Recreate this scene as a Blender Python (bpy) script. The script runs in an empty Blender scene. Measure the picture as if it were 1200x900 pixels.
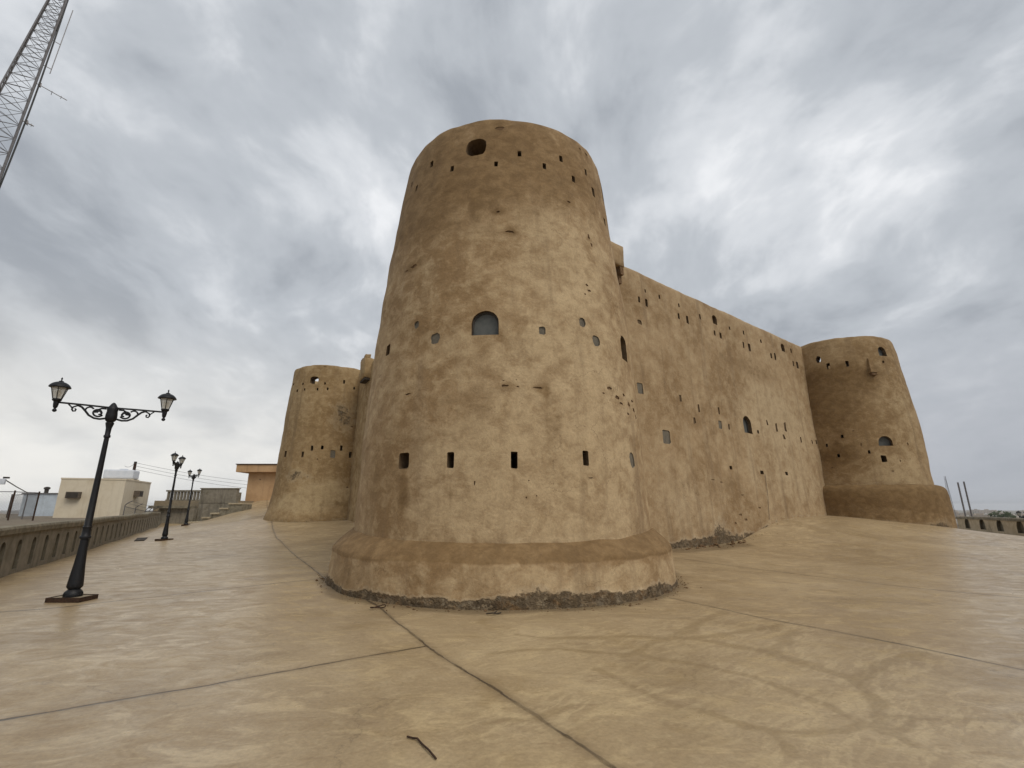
import bpy, bmesh, math, random
import numpy as np
from mathutils import Vector, Matrix, noise
random.seed(7)
S = bpy.context.scene
COL = S.collection
EYE, TH, F = 1.6, math.radians(14.57), 558.0      # eye height, pitch, focal length in pixels of a 1200 wide frame
CT, ST = math.cos(TH), math.sin(TH)

# ------------------------------------------------------------------ measuring helpers
def ray(px, py):
    r, u = px-600.0, 450.0-py
    return Vector((r, F*CT-u*ST, F*ST+u*CT)).normalized()
def proj(p):
    x, y, z = p[0], p[1], p[2]-EYE
    d = y*CT+z*ST
    return (600+F*x/d, 450-F*(z*CT-y*ST)/d)
def at_z(px, py, z=0.0):
    d = ray(px, py); s = (z-EYE)/d.z
    return Vector((d.x*s, d.y*s, z))
def at_y(px, py, Y):
    d = ray(px, py); s = Y/d.y
    return Vector((d.x*s, Y, EYE+d.z*s))

# ------------------------------------------------------------------ fort layout
def polar(azd, d): a = math.radians(azd); return Vector((d*math.sin(a), d*math.cos(a), 0))
TA, TB, TL = polar(-1.05, 12.32), polar(35.3, 34.2), polar(-21.0, 35.2)
PROF_A = [(-.8, 3.6), (1.0, 3.53), (3.0, 3.47), (5.43, 3.34), (8.3, 3.09), (9.8, 2.91), (10.60, 2.80), (10.70, 2.765), (10.74, 2.68)]
PROF_B = [(-.8, 3.5), (2.7, 3.40), (5.7, 3.35), (8.0, 3.19), (10.15, 2.97), (10.74, 2.88), (10.88, 2.82), (10.93, 2.70)]
PROF_L = [(-.8, 3.6), (.9, 3.50), (1.5, 3.32), (2.2, 3.20), (3.2, 3.10), (5.8, 3.01), (8.5, 2.89), (10.3, 2.76), (10.62, 2.72), (10.72, 2.68), (10.76, 2.60)]
def prof(P, z):
    for (z0, r0), (z1, r1) in zip(P, P[1:]):
        if z <= z1: return r0+(r1-r0)*(z-z0)/(z1-z0)
    return P[-1][1]
def hit_tower(C, P, px, py):
    d = ray(px, py); o = Vector((0, 0, EYE)); s = 3.0; prev = None
    while s < 60:
        p = o+d*s
        g = math.hypot(p.x-C.x, p.y-C.y)-prof(P, p.z)
        if g < 0: 
            a, b = s-.05, s
            for _ in range(20):
                m = (a+b)/2; q = o+d*m
                if math.hypot(q.x-C.x, q.y-C.y)-prof(P, q.z) < 0: b = m
                else: a = m
            return o+d*b
        if prev is not None and g > prev and g > .0 and prev < .35:    # just misses the edge: nearest point
            q = o+d*s; n = Vector((q.x-C.x, q.y-C.y, 0)).normalized()
            return Vector((C.x, C.y, q.z))+n*prof(P, q.z)
        prev = g; s += .05
    return None

# ------------------------------------------------------------------ ground heights
BAL0, BALD = Vector((-11.95, 11.9)), Vector((-.507, .862))       # foot of the left parapet wall
BALN = Vector((-.862, -.507))                                     # outward
CP = np.array([
 (0,0,0),(-4,4,0),(4,4,0),(0,6,0),(6,8,0),(-9,10.4,0),(-12,11.9,0),(-15.5,18,0),(-20.4,26,.02),(-24,32.8,.06),(-28.1,39.4,.1),
 (-26.1,39.7,.22),(-26.6,41.6,.28),(-25.8,41.6,.5),(-25.0,41.6,.75),(-24.3,41.6,1.0),(-23.4,41.6,1.25),(-22.2,42,1.47),(-16,23,.17),(-23.2,35.3,.42),(-12,16,.07),(-27.4,41.6,.22),(-29,42,.2),(-26.6,43.1,.2),(-25.4,43.1,.55),(-24.4,43.1,.95),(-23.6,43.0,1.35),(-25.5,44.4,.7),(-24.2,44.4,1.3),(-24.3,46.5,2.3),(-20,47,2.35),(-16,47,2.35),(-12,50,2.35),(-20,55,2.4),(-27,52,2.35),(-17.5,40,1.6),
 (-20.5,36,.55),(-11.6,31.4,.95),(-15.8,31.8,1.0),(-14,30,.85),(-8,26,.7),(-9.5,22,.35),(-7.9,18.2,.15),(-4.6,15,.12),(-12,22,.15),(-14.5,27,.35),
 (-.2,8.3,0),(-3.9,11,.06),(3.7,11,.0),(4.2,14,.12),(5.56,17.2,.25),(8.6,19.57,.28),(9.3,20.0,.33),(10.5,21.1,.69),(12.2,22.4,1.09),(14.2,24,1.2),(16.3,25.6,1.23),
 (17.2,24.4,1.12),(18.9,23.8,.9),(22.8,25.2,.55),(20.5,24.0,.75),(9.4,14,0),(8.5,16.9,.08),(11.5,18.5,.2),(13.0,20.5,.6),(15,19,.18),(18,20.5,.28),(14,14,0),
 (24.1,28.0,.25),(24.5,33,.35),(31.2,33,.08),(29,28.7,.08),(26,22,.02),(22,15,0),(15,6,0),(20,35,.6),(30,42,.1),(15,40,1.2),(0,40,1.2),(-5,35,1.0),(5,28,.9),
 (10,0,0),(0,-10,0),(-8,0,0),(12,-10,0),(-5,-8,0),(0,62,2.3),(30,60,.5)], float)
def _phi(r): return r
_D = np.hypot(CP[:,None,0]-CP[None,:,0], CP[:,None,1]-CP[None,:,1])
_n = len(CP)
_M = np.zeros((_n+1, _n+1)); _M[:_n,:_n] = -_phi(_D)+np.eye(_n)*.03; _M[:_n,_n] = 1; _M[_n,:_n] = 1
_W = np.linalg.solve(_M, np.append(CP[:,2], 0))
def ground_np(x, y):
    x = np.asarray(x, float); y = np.asarray(y, float)
    r = np.hypot(x[...,None]-CP[:,0], y[...,None]-CP[:,1])
    r = np.sqrt(r*r+.25)
    return (-r*_W[:_n]).sum(-1)+_W[_n]
def ground(x, y): return float(ground_np(np.array([x]), np.array([y]))[0])
def at_ground(px, py, lift=0.0):
    z = 0.0
    for _ in range(25):
        p = at_z(px, py, z); z = .5*z+.5*(ground(p.x, p.y)+lift)
    return at_z(px, py, z)
def xleft(y): return BAL0.x-.588*(y-BAL0.y)
def xright(y): return 31.2+.51*(y-33)

# ------------------------------------------------------------------ object helpers
def tag(o, label=None, cat=None, group=None, kind=None):
    if label: o['label'] = label
    if cat: o['category'] = cat
    if group: o['group'] = group
    if kind: o['kind'] = kind
    return o
def empty(name, loc=(0,0,0), rz=0.0):
    o = bpy.data.objects.new(name, None); COL.objects.link(o)
    o.location = loc; o.rotation_euler = (0, 0, rz); o.empty_display_size = .2
    return o
def wloc(o):
    v = Vector((0,0,0))
    while o is not None: v += Vector(o.location); o = o.parent
    return v
def copy_tree(o, parent=None):
    c = o.copy(); COL.objects.link(c)
    if parent: c.parent = parent
    for ch in list(o.children): copy_tree(ch, c)
    return c
def link(name, me, parent=None):
    o = bpy.data.objects.new(name, me); COL.objects.link(o)
    if parent: o.parent = parent
    return o

class MB:
    def __init__(s): s.v, s.f, s.m = [], [], []
    def add(s, vs, fs, m=0):
        b = len(s.v); s.v += [Vector(p) for p in vs]
        s.f += [tuple(b+i for i in f) for f in fs]; s.m += [m]*len(fs)
    def box(s, lo, hi, m=0, rz=0.0, c=None, jit=0.0):
        x0, y0, z0 = lo; x1, y1, z1 = hi
        vs = [Vector(p) for p in ((x0,y0,z0),(x1,y0,z0),(x1,y1,z0),(x0,y1,z0),(x0,y0,z1),(x1,y0,z1),(x1,y1,z1),(x0,y1,z1))]
        if jit: vs = [p+Vector((random.uniform(-jit,jit) for _ in range(3))) for p in vs]
        if rz:
            R = Matrix.Rotation(rz, 3, 'Z'); c = Vector(c or ((x0+x1)/2,(y0+y1)/2,0))
            vs = [R@(p-c)+c for p in vs]
        s.add(vs, [(3,2,1,0),(4,5,6,7),(0,1,5,4),(1,2,6,5),(2,3,7,6),(3,0,4,7)], m)
    def fbox(s, O, ax, ay, az, lo, hi, m=0):      # box in a local frame
        x0, y0, z0 = lo; x1, y1, z1 = hi
        vs = [O+ax*a+ay*b+az*c for a, b, c in ((x0,y0,z0),(x1,y0,z0),(x1,y1,z0),(x0,y1,z0),(x0,y0,z1),(x1,y0,z1),(x1,y1,z1),(x0,y1,z1))]
        s.add(vs, [(3,2,1,0),(4,5,6,7),(0,1,5,4),(1,2,6,5),(2,3,7,6),(3,0,4,7)], m)
    def tube(s, pts, r, n=8, m=0, caps=True, closed=False):
        pts = [Vector(p) for p in pts]; N = len(pts)
        rs = r if isinstance(r, (list, tuple)) else [r]*N
        t0 = (pts[1]-pts[0]).normalized()
        a = t0.orthogonal().normalized(); rings = []
        vs = []
        for i, p in enumerate(pts):
            if closed: t = (pts[(i+1)%N]-pts[i-1]).normalized()
            else: t = ((pts[min(i+1,N-1)]-pts[max(i-1,0)])).normalized()
            a = (a-t*a.dot(t)).normalized(); b = t.cross(a)
            for k in range(n):
                w = 2*math.pi*k/n
                vs.append(p+(a*math.cos(w)+b*math.sin(w))*rs[i])
        fs = []
        for i in range(N if closed else N-1):
            j = (i+1) % N
            for k in range(n):
                fs.append((i*n+k, i*n+(k+1)%n, j*n+(k+1)%n, j*n+k))
        if caps and not closed:
            fs.append(tuple(range(n))[::-1]); fs.append(tuple((N-1)*n+k for k in range(n)))
        s.add(vs, fs, m)
    def lathe(s, prof, n=16, c=(0,0,0), m=0, cap=True, rot=0.0):
        c = Vector(c); vs = []
        for z, r in prof:
            for k in range(n):
                w = 2*math.pi*k/n+rot
                vs.append(c+Vector((r*math.cos(w), r*math.sin(w), z)))
        fs = []
        for i in range(len(prof)-1):
            for k in range(n):
                fs.append((i*n+k, i*n+(k+1)%n, (i+1)*n+(k+1)%n, (i+1)*n+k))
        if cap:
            fs.append(tuple(range(n))[::-1]); fs.append(tuple((len(prof)-1)*n+k for k in range(n)))
        s.add(vs, fs, m)
    def prism(s, outline, p, t, up, n, out, depth, m=0, shrink=1.0):   # outline (a, b) pushed along -n
        p = Vector(p); k = len(outline)
        vs = [p+t*a+up*b+n*out for a, b in outline]+[p+t*a*shrink+up*b*shrink-n*depth for a, b in outline]
        fs = [tuple(range(k)), tuple(range(2*k-1, k-1, -1))]
        fs += [(i, k+i, k+(i+1)%k, (i+1)%k) for i in range(k)]
        s.add(vs, fs, m)
    def mesh(s, name, mats, off=Vector((0,0,0)), smooth=None, recalc=True):
        me = bpy.data.meshes.new(name)
        me.from_pydata([p-off for p in s.v], [], s.f)
        for m in (mats if isinstance(mats, (list, tuple)) else [mats]): me.materials.append(m)
        me.polygons.foreach_set('material_index', s.m)
        if recalc:
            bm = bmesh.new(); bm.from_mesh(me); bmesh.ops.recalc_face_normals(bm, faces=bm.faces); bm.to_mesh(me); bm.free()
        if smooth is not None:
            me.polygons.foreach_set('use_smooth', [True]*len(me.polygons))
            me.set_sharp_from_angle(angle=math.radians(smooth))
        me.update(); return me
    def build(s, name, mats, parent=None, smooth=None, bevel=0.0, local=False):
        off = Vector((0,0,0)) if (parent is None or local) else wloc(parent)
        me = s.mesh(name, mats, off, smooth)
        if bevel:
            bm = bmesh.new(); bm.from_mesh(me)
            bmesh.ops.bevel(bm, geom=list(bm.edges), offset=bevel, segments=2, affect='EDGES', profile=.6, clamp_overlap=True)
            bm.to_mesh(me); bm.free()
        return link(name, me, parent)

# ------------------------------------------------------------------ materials
class NT:
    def __init__(s, tree): s.t = tree; s.n = tree.nodes; s.l = tree.links
    def node(s, typ, **kw):
        n = s.n.new(typ)
        for k, v in kw.items(): setattr(n, k, v)
        return n
    def set(s, sock, v):
        if hasattr(v, 'links') or isinstance(v, bpy.types.NodeSocket): s.l.new(v, sock)
        elif isinstance(v, (tuple, list)) and len(v) == 3 and sock.type == 'RGBA': sock.default_value = (*v, 1)
        else: sock.default_value = v
    def math(s, op, a, b=0.0, c=None, clamp=False):
        n = s.node('ShaderNodeMath', operation=op, use_clamp=clamp); s.set(n.inputs[0], a); s.set(n.inputs[1], b)
        if c is not None: s.set(n.inputs[2], c)
        return n.outputs[0]
    def vmath(s, op, a, b=None, scale=None):
        n = s.node('ShaderNodeVectorMath', operation=op); s.set(n.inputs[0], a)
        if b is not None: s.set(n.inputs[1], b)
        if scale is not None: s.set(n.inputs['Scale'], scale)
        return n.outputs['Value'] if op in ('DOT_PRODUCT', 'LENGTH', 'DISTANCE') else n.outputs[0]
    def noise(s, vec, scale=1.0, detail=4.0, rough=.55, dist=0.0, out=0):
        n = s.node('ShaderNodeTexNoise'); s.set(n.inputs['Vector'], vec)
        n.inputs['Scale'].default_value = scale; n.inputs['Detail'].default_value = detail
        n.inputs['Roughness'].default_value = rough; n.inputs['Distortion'].default_value = dist
        return n.outputs[out]
    def mapping(s, vec, scale=(1,1,1), loc=(0,0,0), rot=(0,0,0)):
        n = s.node('ShaderNodeMapping'); s.set(n.inputs['Vector'], vec)
        n.inputs['Scale'].default_value = scale; n.inputs['Location'].default_value = loc; n.inputs['Rotation'].default_value = rot
        return n.outputs[0]
    def oriented(s, vec, ang, scale):
        return s.mapping(s.mapping(vec, rot=(0, 0, -math.radians(ang))), scale)
    def smooth(s, x, a, b, lo=0.0, hi=1.0):
        n = s.node('ShaderNodeMapRange', interpolation_type='SMOOTHSTEP'); s.set(n.inputs[0], x)
        for i, v in enumerate((a, b, lo, hi)): s.set(n.inputs[1+i], v)
        return n.outputs[0]
    def mix(s, fac, a, b, mode='MIX'):
        n = s.node('ShaderNodeMix', data_type='RGBA', blend_type=mode)
        s.set(n.inputs[0], fac); s.set(n.inputs[6], a); s.set(n.inputs[7], b)
        return n.outputs[2]
    def attr(s, name): return s.node('ShaderNodeAttribute', attribute_name=name).outputs['Fac']

def newmat(name):
    m = bpy.data.materials.new(name); m.use_nodes = True
    nt = NT(m.node_tree); b = m.node_tree.nodes['Principled BSDF']
    return m, nt, b
def bump(nt, b, h, dist=.02, strength=1.0):
    n = nt.node('ShaderNodeBump'); n.inputs['Distance'].default_value = dist; n.inputs['Strength'].default_value = strength
    nt.set(n.inputs['Height'], h); nt.l.new(n.outputs[0], b.inputs['Normal'])

def plaster(name, seed=0.0, tint=(1,1,1), k=1.0):
    m, nt, b = newmat(name)
    co = nt.node('ShaderNodeTexCoord').outputs['Object']
    co = nt.mapping(co, loc=(seed*13.1, seed*7.7, seed*3.3))
    n1 = nt.noise(co, .38, 6, .6, .4)
    n2 = nt.noise(co, 1.7, 9, .68, .3)
    st = nt.noise(nt.mapping(co, (2.2, 2.2, .16)), 1.0, 6, .6, .2)
    n4 = nt.noise(co, 22, 6, .7)
    n5 = nt.noise(co, 6.5, 8, .7, .5)
    T = lambda c: tuple(c[i]*tint[i] for i in range(3))
    col = nt.mix(nt.smooth(n1, .34, .62), T((.255,.166,.082)), T((.385,.275,.158)))
    n3 = nt.noise(nt.mapping(co, (1, 1, 1.35)), 3.1, 9, .62, .45)
    pale = nt.attr('pale')
    pm = nt.smooth(nt.math('ADD', pale, nt.math('MULTIPLY', nt.math('SUBTRACT', n2, .5), 1.5)), .15, .85)
    col = nt.mix(nt.math('MULTIPLY', pm, .85), col, T((.475,.368,.232)))
    col = nt.mix(nt.smooth(n2, .44, .74, 0, .52*k), col, T((.485,.372,.226)))
    col = nt.mix(nt.smooth(n2, .54, .26, 0, .80*k), col, T((.230,.150,.075)))
    col = nt.mix(nt.smooth(n3, .44, .74, 0, .60*k), col, T((.53,.415,.26)))
    col = nt.mix(nt.smooth(n3, .56, .26, 0, .60*k), col, T((.235,.155,.080)))
    col = nt.mix(nt.smooth(st, .50, .72, 0, .55), col, T((.215,.150,.088)))
    col = nt.mix(nt.smooth(n5, .60, .72, 0, .35), col, T((.225,.140,.065)))
    mud = nt.attr('mud')
    mm = nt.smooth(nt.math('ADD', mud, nt.math('MULTIPLY', nt.math('SUBTRACT', n2, .5), 1.2)), .30, .70)
    col = nt.mix(nt.math('MULTIPLY', mm, .82), col, nt.mix(nt.smooth(n3, .35, .65), T((.150,.092,.040)), T((.215,.136,.062))))
    gr = nt.attr('grime')
    gn = nt.math('ADD', gr, nt.math('ADD', nt.math('MULTIPLY', nt.math('SUBTRACT', n2, .5), 1.0), nt.math('MULTIPLY', nt.math('SUBTRACT', n5, .5), .7)))
    gm = nt.smooth(gn, .50, .62)
    vor = nt.node('ShaderNodeTexVoronoi', feature='F1'); nt.set(vor.inputs['Vector'], nt.vmath('ADD', co, nt.vmath('SCALE', nt.noise(co, 5, 4, .6, 0, 1), scale=.5))); vor.inputs['Scale'].default_value = 8.5
    vc = nt.node('ShaderNodeSeparateColor'); nt.l.new(vor.outputs['Color'], vc.inputs[0])
    stone = nt.mix(vc.outputs[0], (.095,.066,.036), (.205,.150,.090))
    stone = nt.mix(nt.smooth(n3, .52, .66, 0, .75), stone, (.19,.110,.048))
    stone = nt.mix(nt.smooth(n5, .52, .66, 0, .7), stone, (.29,.235,.16))
    stone = nt.mix(nt.smooth(vor.outputs['Distance'], .3, .7, 0, .5), stone, (.06,.044,.028))
    col = nt.mix(gm, col, stone)
    rim = nt.math('MULTIPLY', nt.smooth(gn, .30, .46), nt.math('SUBTRACT', 1.0, gm))
    col = nt.mix(nt.math('MULTIPLY', rim, .25), col, T((.50,.42,.31)))
    fine = nt.smooth(n4, .3, .7, .88, 1.09)
    cc = nt.node('ShaderNodeCombineColor')
    for i in range(3): nt.l.new(fine, cc.inputs[i])
    col = nt.mix(1.0, col, cc.outputs[0], 'MULTIPLY')
    ck = nt.node('ShaderNodeTexVoronoi', feature='DISTANCE_TO_EDGE'); nt.set(ck.inputs['Vector'], nt.vmath('ADD', co, nt.vmath('SCALE', nt.noise(co, 2.2, 6, .65, 0, 1), scale=.7))); ck.inputs['Scale'].default_value = .75
    ckm = nt.math('MULTIPLY', nt.smooth(ck.outputs['Distance'], .0, .006, .7, 0), nt.smooth(nt.noise(co, .55, 3, .5), .54, .62))
    col = nt.mix(ckm, col, T((.13,.085,.045)))
    sp = nt.smooth(nt.noise(co, 24, 3, .6), .69, .75, 0, .6)
    col = nt.mix(sp, col, T((.10,.066,.036)))
    nt.set(b.inputs['Base Color'], col)
    b.inputs['Roughness'].default_value = .92
    b.inputs['Specular IOR Level'].default_value = .25
    h = nt.math('ADD', nt.math('MULTIPLY', n2, .9), nt.math('MULTIPLY', n4, .20))
    h = nt.math('ADD', h, nt.math('MULTIPLY', n5, .35))
    h = nt.math('ADD', h, nt.math('MULTIPLY', n3, .5))
    h = nt.math('SUBTRACT', h, nt.math('MULTIPLY', gm, nt.math('ADD', .5, nt.math('MULTIPLY', vor.outputs['Distance'], 1.2))))
    bump(nt, b, h, .045, .6)
    return m

def simple(name, c1, c2=None, rough=.7, scale=4.0, spec=.4, metal=0.0, bmp=.01, c3=None, streak=0.0, sdark=(.1,.08,.06)):
    m, nt, b = newmat(name)
    co = nt.node('ShaderNodeTexCoord').outputs['Object']
    n = nt.noise(co, scale, 8, .65, .3)
    col = nt.mix(nt.smooth(n, .35, .65), c1, c2 or tuple(x*.75 for x in c1))
    if c3: col = nt.mix(nt.smooth(nt.noise(co, scale*.35, 7, .65, .6), .55, .68), col, c3)
    if streak:
        st = nt.noise(nt.mapping(co, (3, 3, .2)), 1.2, 6, .65)
        col = nt.mix(nt.smooth(st, .5, .72, 0, streak), col, sdark)
    nt.set(b.inputs['Base Color'], col)
    nt.set(b.inputs['Roughness'], nt.smooth(n, .2, .8, rough*.85, min(1, rough*1.15)))
    b.inputs['Specular IOR Level'].default_value = spec
    b.inputs['Metallic'].default_value = metal
    if bmp: bump(nt, b, nt.noise(co, scale*6, 6, .65), bmp, .6)
    return m

M = {}
M['plA'] = plaster('plaster_front', 1.0, (1.03,1.0,.955), .9)
M['plB'] = plaster('plaster_right', 2.3, (.90,.87,.80), .7)
M['plL'] = plaster('plaster_left', 3.9, (.93,.91,.82), .7)
M['plW'] = plaster('plaster_wall', 5.2, (.99,.975,.955), .5)
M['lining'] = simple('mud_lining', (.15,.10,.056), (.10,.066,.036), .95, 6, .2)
M['chip'] = simple('exposed_mud', (.215,.132,.068), (.125,.076,.040), .95, 14, .2, bmp=.03)
M['cement'] = simple('cement_infill', (.135,.122,.100), (.185,.160,.120), 1.0, 8, .1)
M['pane'] = simple('dusty_pane', (.085,.090,.086), (.115,.118,.110), .6, 5, .25, bmp=0)
M['frame'] = simple('dark_frame', (.035,.03,.026), (.05,.04,.03), .6, 20)
M['iron'] = simple('black_iron', (.007,.008,.010), (.012,.012,.014), .48, 30, .3, bmp=.003, c3=(.02,.015,.012))
M['rust'] = simple('rusty_steel', (.060,.030,.016), (.030,.018,.012), .85, 25, .3, bmp=.004)
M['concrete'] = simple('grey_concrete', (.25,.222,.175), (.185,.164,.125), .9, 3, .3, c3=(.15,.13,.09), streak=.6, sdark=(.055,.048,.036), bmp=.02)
M['coping'] = simple('weathered_coping', (.25,.22,.16), (.16,.14,.10), .9, 4, .3, c3=(.10,.086,.062), bmp=.02)
M['tan_concrete'] = simple('tan_concrete', (.47,.39,.27), (.38,.31,.21), .9, 3, .3, c3=(.26,.215,.145), streak=.4, sdark=(.12,.10,.07), bmp=.02)
M['niche'] = simple('dark_niche', (.15,.132,.096), (.105,.093,.067), .95, 5, .2, bmp=.02)  # darker concrete tone for the inside of the arches
M['cream'] = simple('cream_render', (.66,.585,.455), (.60,.52,.39), .85, 1.2, .3, streak=.25, sdark=(.3,.24,.16))
M['ochre'] = simple('ochre_render', (.52,.335,.18), (.45,.28,.145), .85, 1.5, .3, streak=.35, sdark=(.2,.11,.06))
M['white'] = simple('white_plastic', (.66,.69,.74), (.58,.62,.68), .5, 3, .4, bmp=0)
M['shed'] = simple('pale_sheet', (.50,.56,.62), (.42,.47,.52), .55, 2, .4, bmp=0, streak=.4, sdark=(.25,.26,.26))
M['galv'] = simple('galvanised_steel', (.20,.19,.19), (.14,.13,.13), .5, 12, .5, .6, bmp=0)
M['brown_ac'] = simple('dusty_casing', (.13,.10,.075), (.09,.07,.05), .7, 9)
M['wire'] = simple('dark_wire', (.03,.03,.03), None, .6, 5, bmp=0)
M['soil'] = None
M['wood'] = simple('dark_timber', (.05,.038,.028), (.035,.027,.02), .8, 9)
M['slab_pale'] = simple('pale_slab', (.44,.37,.26), (.36,.30,.20), .8, 6, .3)
M['slab'] = simple('concrete_slab', (.30,.245,.165), (.25,.2,.135), .8, 6, .3)

def glass_mat():
    m, nt, b = newmat('frosted_glass')
    co = nt.node('ShaderNodeTexCoord').outputs['Object']
    nt.set(b.inputs['Base Color'], nt.mix(nt.noise(co, 5, 4), (.62,.59,.50), (.78,.76,.70)))
    b.inputs['Roughness'].default_value = .22; b.inputs['Alpha'].default_value = .42
    return m
M['glass'] = glass_mat()
def bulb_mat():
    m, nt, b = newmat('white_bulb'); b.inputs['Base Color'].default_value = (.8,.78,.7,1); b.inputs['Roughness'].default_value = .4
    co = nt.node('ShaderNodeTexCoord').outputs['Object']
    nt.set(b.inputs['Base Color'], nt.mix(nt.noise(co, 10), (.82,.80,.72), (.72,.69,.6)))
    return m
M['bulb'] = bulb_mat()

# plaza concrete: joints are measured line by line on the ground
JOINTS = [((0,843),(250,801)), ((250,801),(500,757)), ((443,710),(500,757)), ((500,757),(600,822)), ((600,822),(720,902)), ((720,902),(860,990)),
          ((-60,722),(60,712)), ((60,712),(383,677)), ((308,604),(324,630)), ((324,630),(352,655)), ((352,655),(386,682)), ((386,682),(443,710)),
          ((786,701),(905,726)), ((905,726),(1060,757)), ((1060,757),(1260,797)),
          ((792,654),(925,671)), ((925,671),(1060,688)), ((1060,688),(1260,707))]
VEINS = [[(0,245),(150,235),(330,245),(560,290),(750,355),(870,410),(1000,470)], [(60,200),(130,206),(440,210),(640,180)], [(470,215),(620,240),(660,225),(670,195)],
         [(620,240),(820,300),(960,245)], [(820,300),(870,350),(860,420),(980,390)], [(220,280),(420,370),(620,430),(700,490)], [(560,420),(700,430),(830,400)], [(860,380),(1010,395),(1200,400)],
         [(300,250),(360,225),(520,150)], [(0,410),(90,395),(180,360)]]
def plaza_mat():
    m, nt, b = newmat('stamped_concrete')
    co = nt.node('ShaderNodeTexCoord').outputs['Object']
    n1 = nt.noise(co, .22, 5, .6, .5)
    n2 = nt.noise(co, 1.15, 9, .66, .5)
    fe = nt.noise(nt.mapping(co, (1.0, 1.75, 1.0), rot=(0,0,math.radians(-32))), 1.9, 9, .64, .9)
    f2 = nt.noise(nt.mapping(co, (1.0, 2.0, 1.0), rot=(0,0,math.radians(-40))), 7.0, 7, .66, .6)
    n4 = nt.noise(co, 30, 6, .72)
    col = nt.mix(nt.smooth(n1, .35, .65), (.335,.242,.136), (.412,.308,.178))
    col = nt.mix(nt.smooth(n2, .50, .68, 0, .55), col, (.51,.395,.24))
    col = nt.mix(nt.smooth(n2, .47, .30, 0, .6), col, (.285,.195,.092))
    col = nt.mix(nt.smooth(fe, .51, .66, 0, .62), col, (.56,.43,.245))
    col = nt.mix(nt.smooth(fe, .47, .32, 0, .50), col, (.265,.180,.096))
    col = nt.mix(nt.smooth(f2, .54, .68, 0, .35), col, (.56,.445,.26))
    col = nt.mix(nt.smooth(f2, .45, .32, 0, .32), col, (.27,.19,.10))
    f3 = nt.noise(nt.oriented(nt.vmath('ADD', co, nt.vmath('SCALE', nt.noise(co, 1.2, 3, .5, 0, 1), scale=.3)), 40, (1.0,4.2,1.0)), 3.6, 7, .60, .5)
    fern = nt.attr('fern')
    fm = nt.math('MULTIPLY', nt.smooth(f3, .46, .60), fern, clamp=True)
    col = nt.mix(nt.math('MULTIPLY', fm, .42), col, (.57,.445,.255))
    w = nt.attr('stain')
    sm = nt.smooth(nt.math('ADD', w, nt.math('ADD', nt.math('MULTIPLY', nt.math('SUBTRACT', fe, .5), 1.5), nt.math('MULTIPLY', nt.math('SUBTRACT', f2, .5), 1.2))), .20, .70)
    col = nt.mix(nt.math('MULTIPLY', sm, .50), col, (.24,.165,.082))
    d = nt.attr('dust_and_shade')  # dust at the feet of walls and towers, with contact shade painted in
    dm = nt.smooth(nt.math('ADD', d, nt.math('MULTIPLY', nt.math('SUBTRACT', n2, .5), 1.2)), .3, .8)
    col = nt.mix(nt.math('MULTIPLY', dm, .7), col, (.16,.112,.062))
    fine = nt.smooth(n4, .3, .7, .86, 1.10)
    damp = nt.noise(nt.mapping(co, loc=(4,9,0)), .33, 7, .62, .8)
    col = nt.mix(nt.smooth(damp, .50, .64, 0, .42), col, (.225,.155,.082))
    ck = nt.node('ShaderNodeTexVoronoi', feature='DISTANCE_TO_EDGE'); nt.set(ck.inputs['Vector'], nt.vmath('ADD', co, nt.vmath('SCALE', nt.noise(co, 1.5, 6, .65, 0, 1), scale=.9))); ck.inputs['Scale'].default_value = .33
    ckm = nt.math('MULTIPLY', nt.smooth(ck.outputs['Distance'], .0, .0045, .35, 0), nt.smooth(damp, .46, .56))
    col = nt.mix(ckm, col, (.10,.070,.042))
    cc = nt.node('ShaderNodeCombineColor')
    for i in range(3): nt.l.new(fine, cc.inputs[i])
    col = nt.mix(1.0, col, cc.outputs[0], 'MULTIPLY')
    wob = nt.vmath('SCALE', nt.vmath('SUBTRACT', nt.noise(co, 2.0, 5, .6, 0, 1), (.5,.5,.5)), scale=.07)
    P = nt.vmath('MULTIPLY', nt.vmath('ADD', co, wob), (1,1,0))
    dist = None
    for a, c in JOINTS:
        A, C = at_ground(*a), at_ground(*c); A.z = C.z = 0
        ba = C-A
        pa = nt.vmath('SUBTRACT', P, tuple(A))
        h = nt.math('DIVIDE', nt.vmath('DOT_PRODUCT', pa, tuple(ba)), ba.length_squared, clamp=True)
        dd = nt.vmath('LENGTH', nt.vmath('SUBTRACT', pa, nt.vmath('SCALE', tuple(ba), scale=h)))
        dist = dd if dist is None else nt.math('MINIMUM', dist, dd)
    jw = nt.smooth(fe, .35, .65, .55, 1.35)
    jm = nt.smooth(nt.math('DIVIDE', dist, jw), .008, .024, 1, 0)
    js = nt.smooth(nt.math('ADD', dist, nt.math('MULTIPLY', nt.math('SUBTRACT', n2, .5), .15)), .0, .10, .40, 0)
    col = nt.mix(js, col, (.15,.105,.06))
    col = nt.mix(nt.math('MULTIPLY', jm, nt.smooth(nt.noise(co, 1.3, 4, .6), .35, .6, .35, .92)), col, (.05,.036,.022))
    nt.set(b.inputs['Base Color'], col)
    nt.set(b.inputs['Roughness'], nt.smooth(fe, .3, .7, .50, .27))
    b.inputs['Specular IOR Level'].default_value = .5
    h = nt.math('ADD', nt.math('ADD', nt.math('MULTIPLY', fe, .35), nt.math('MULTIPLY', f2, .15)), nt.math('MULTIPLY', n2, .5))
    h = nt.math('ADD', h, nt.math('MULTIPLY', n4, .10))
    h = nt.math('SUBTRACT', h, nt.math('MULTIPLY', jm, .6))
    bump(nt, b, h, .02, .45)
    return m
M['plaza'] = plaza_mat()
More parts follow.
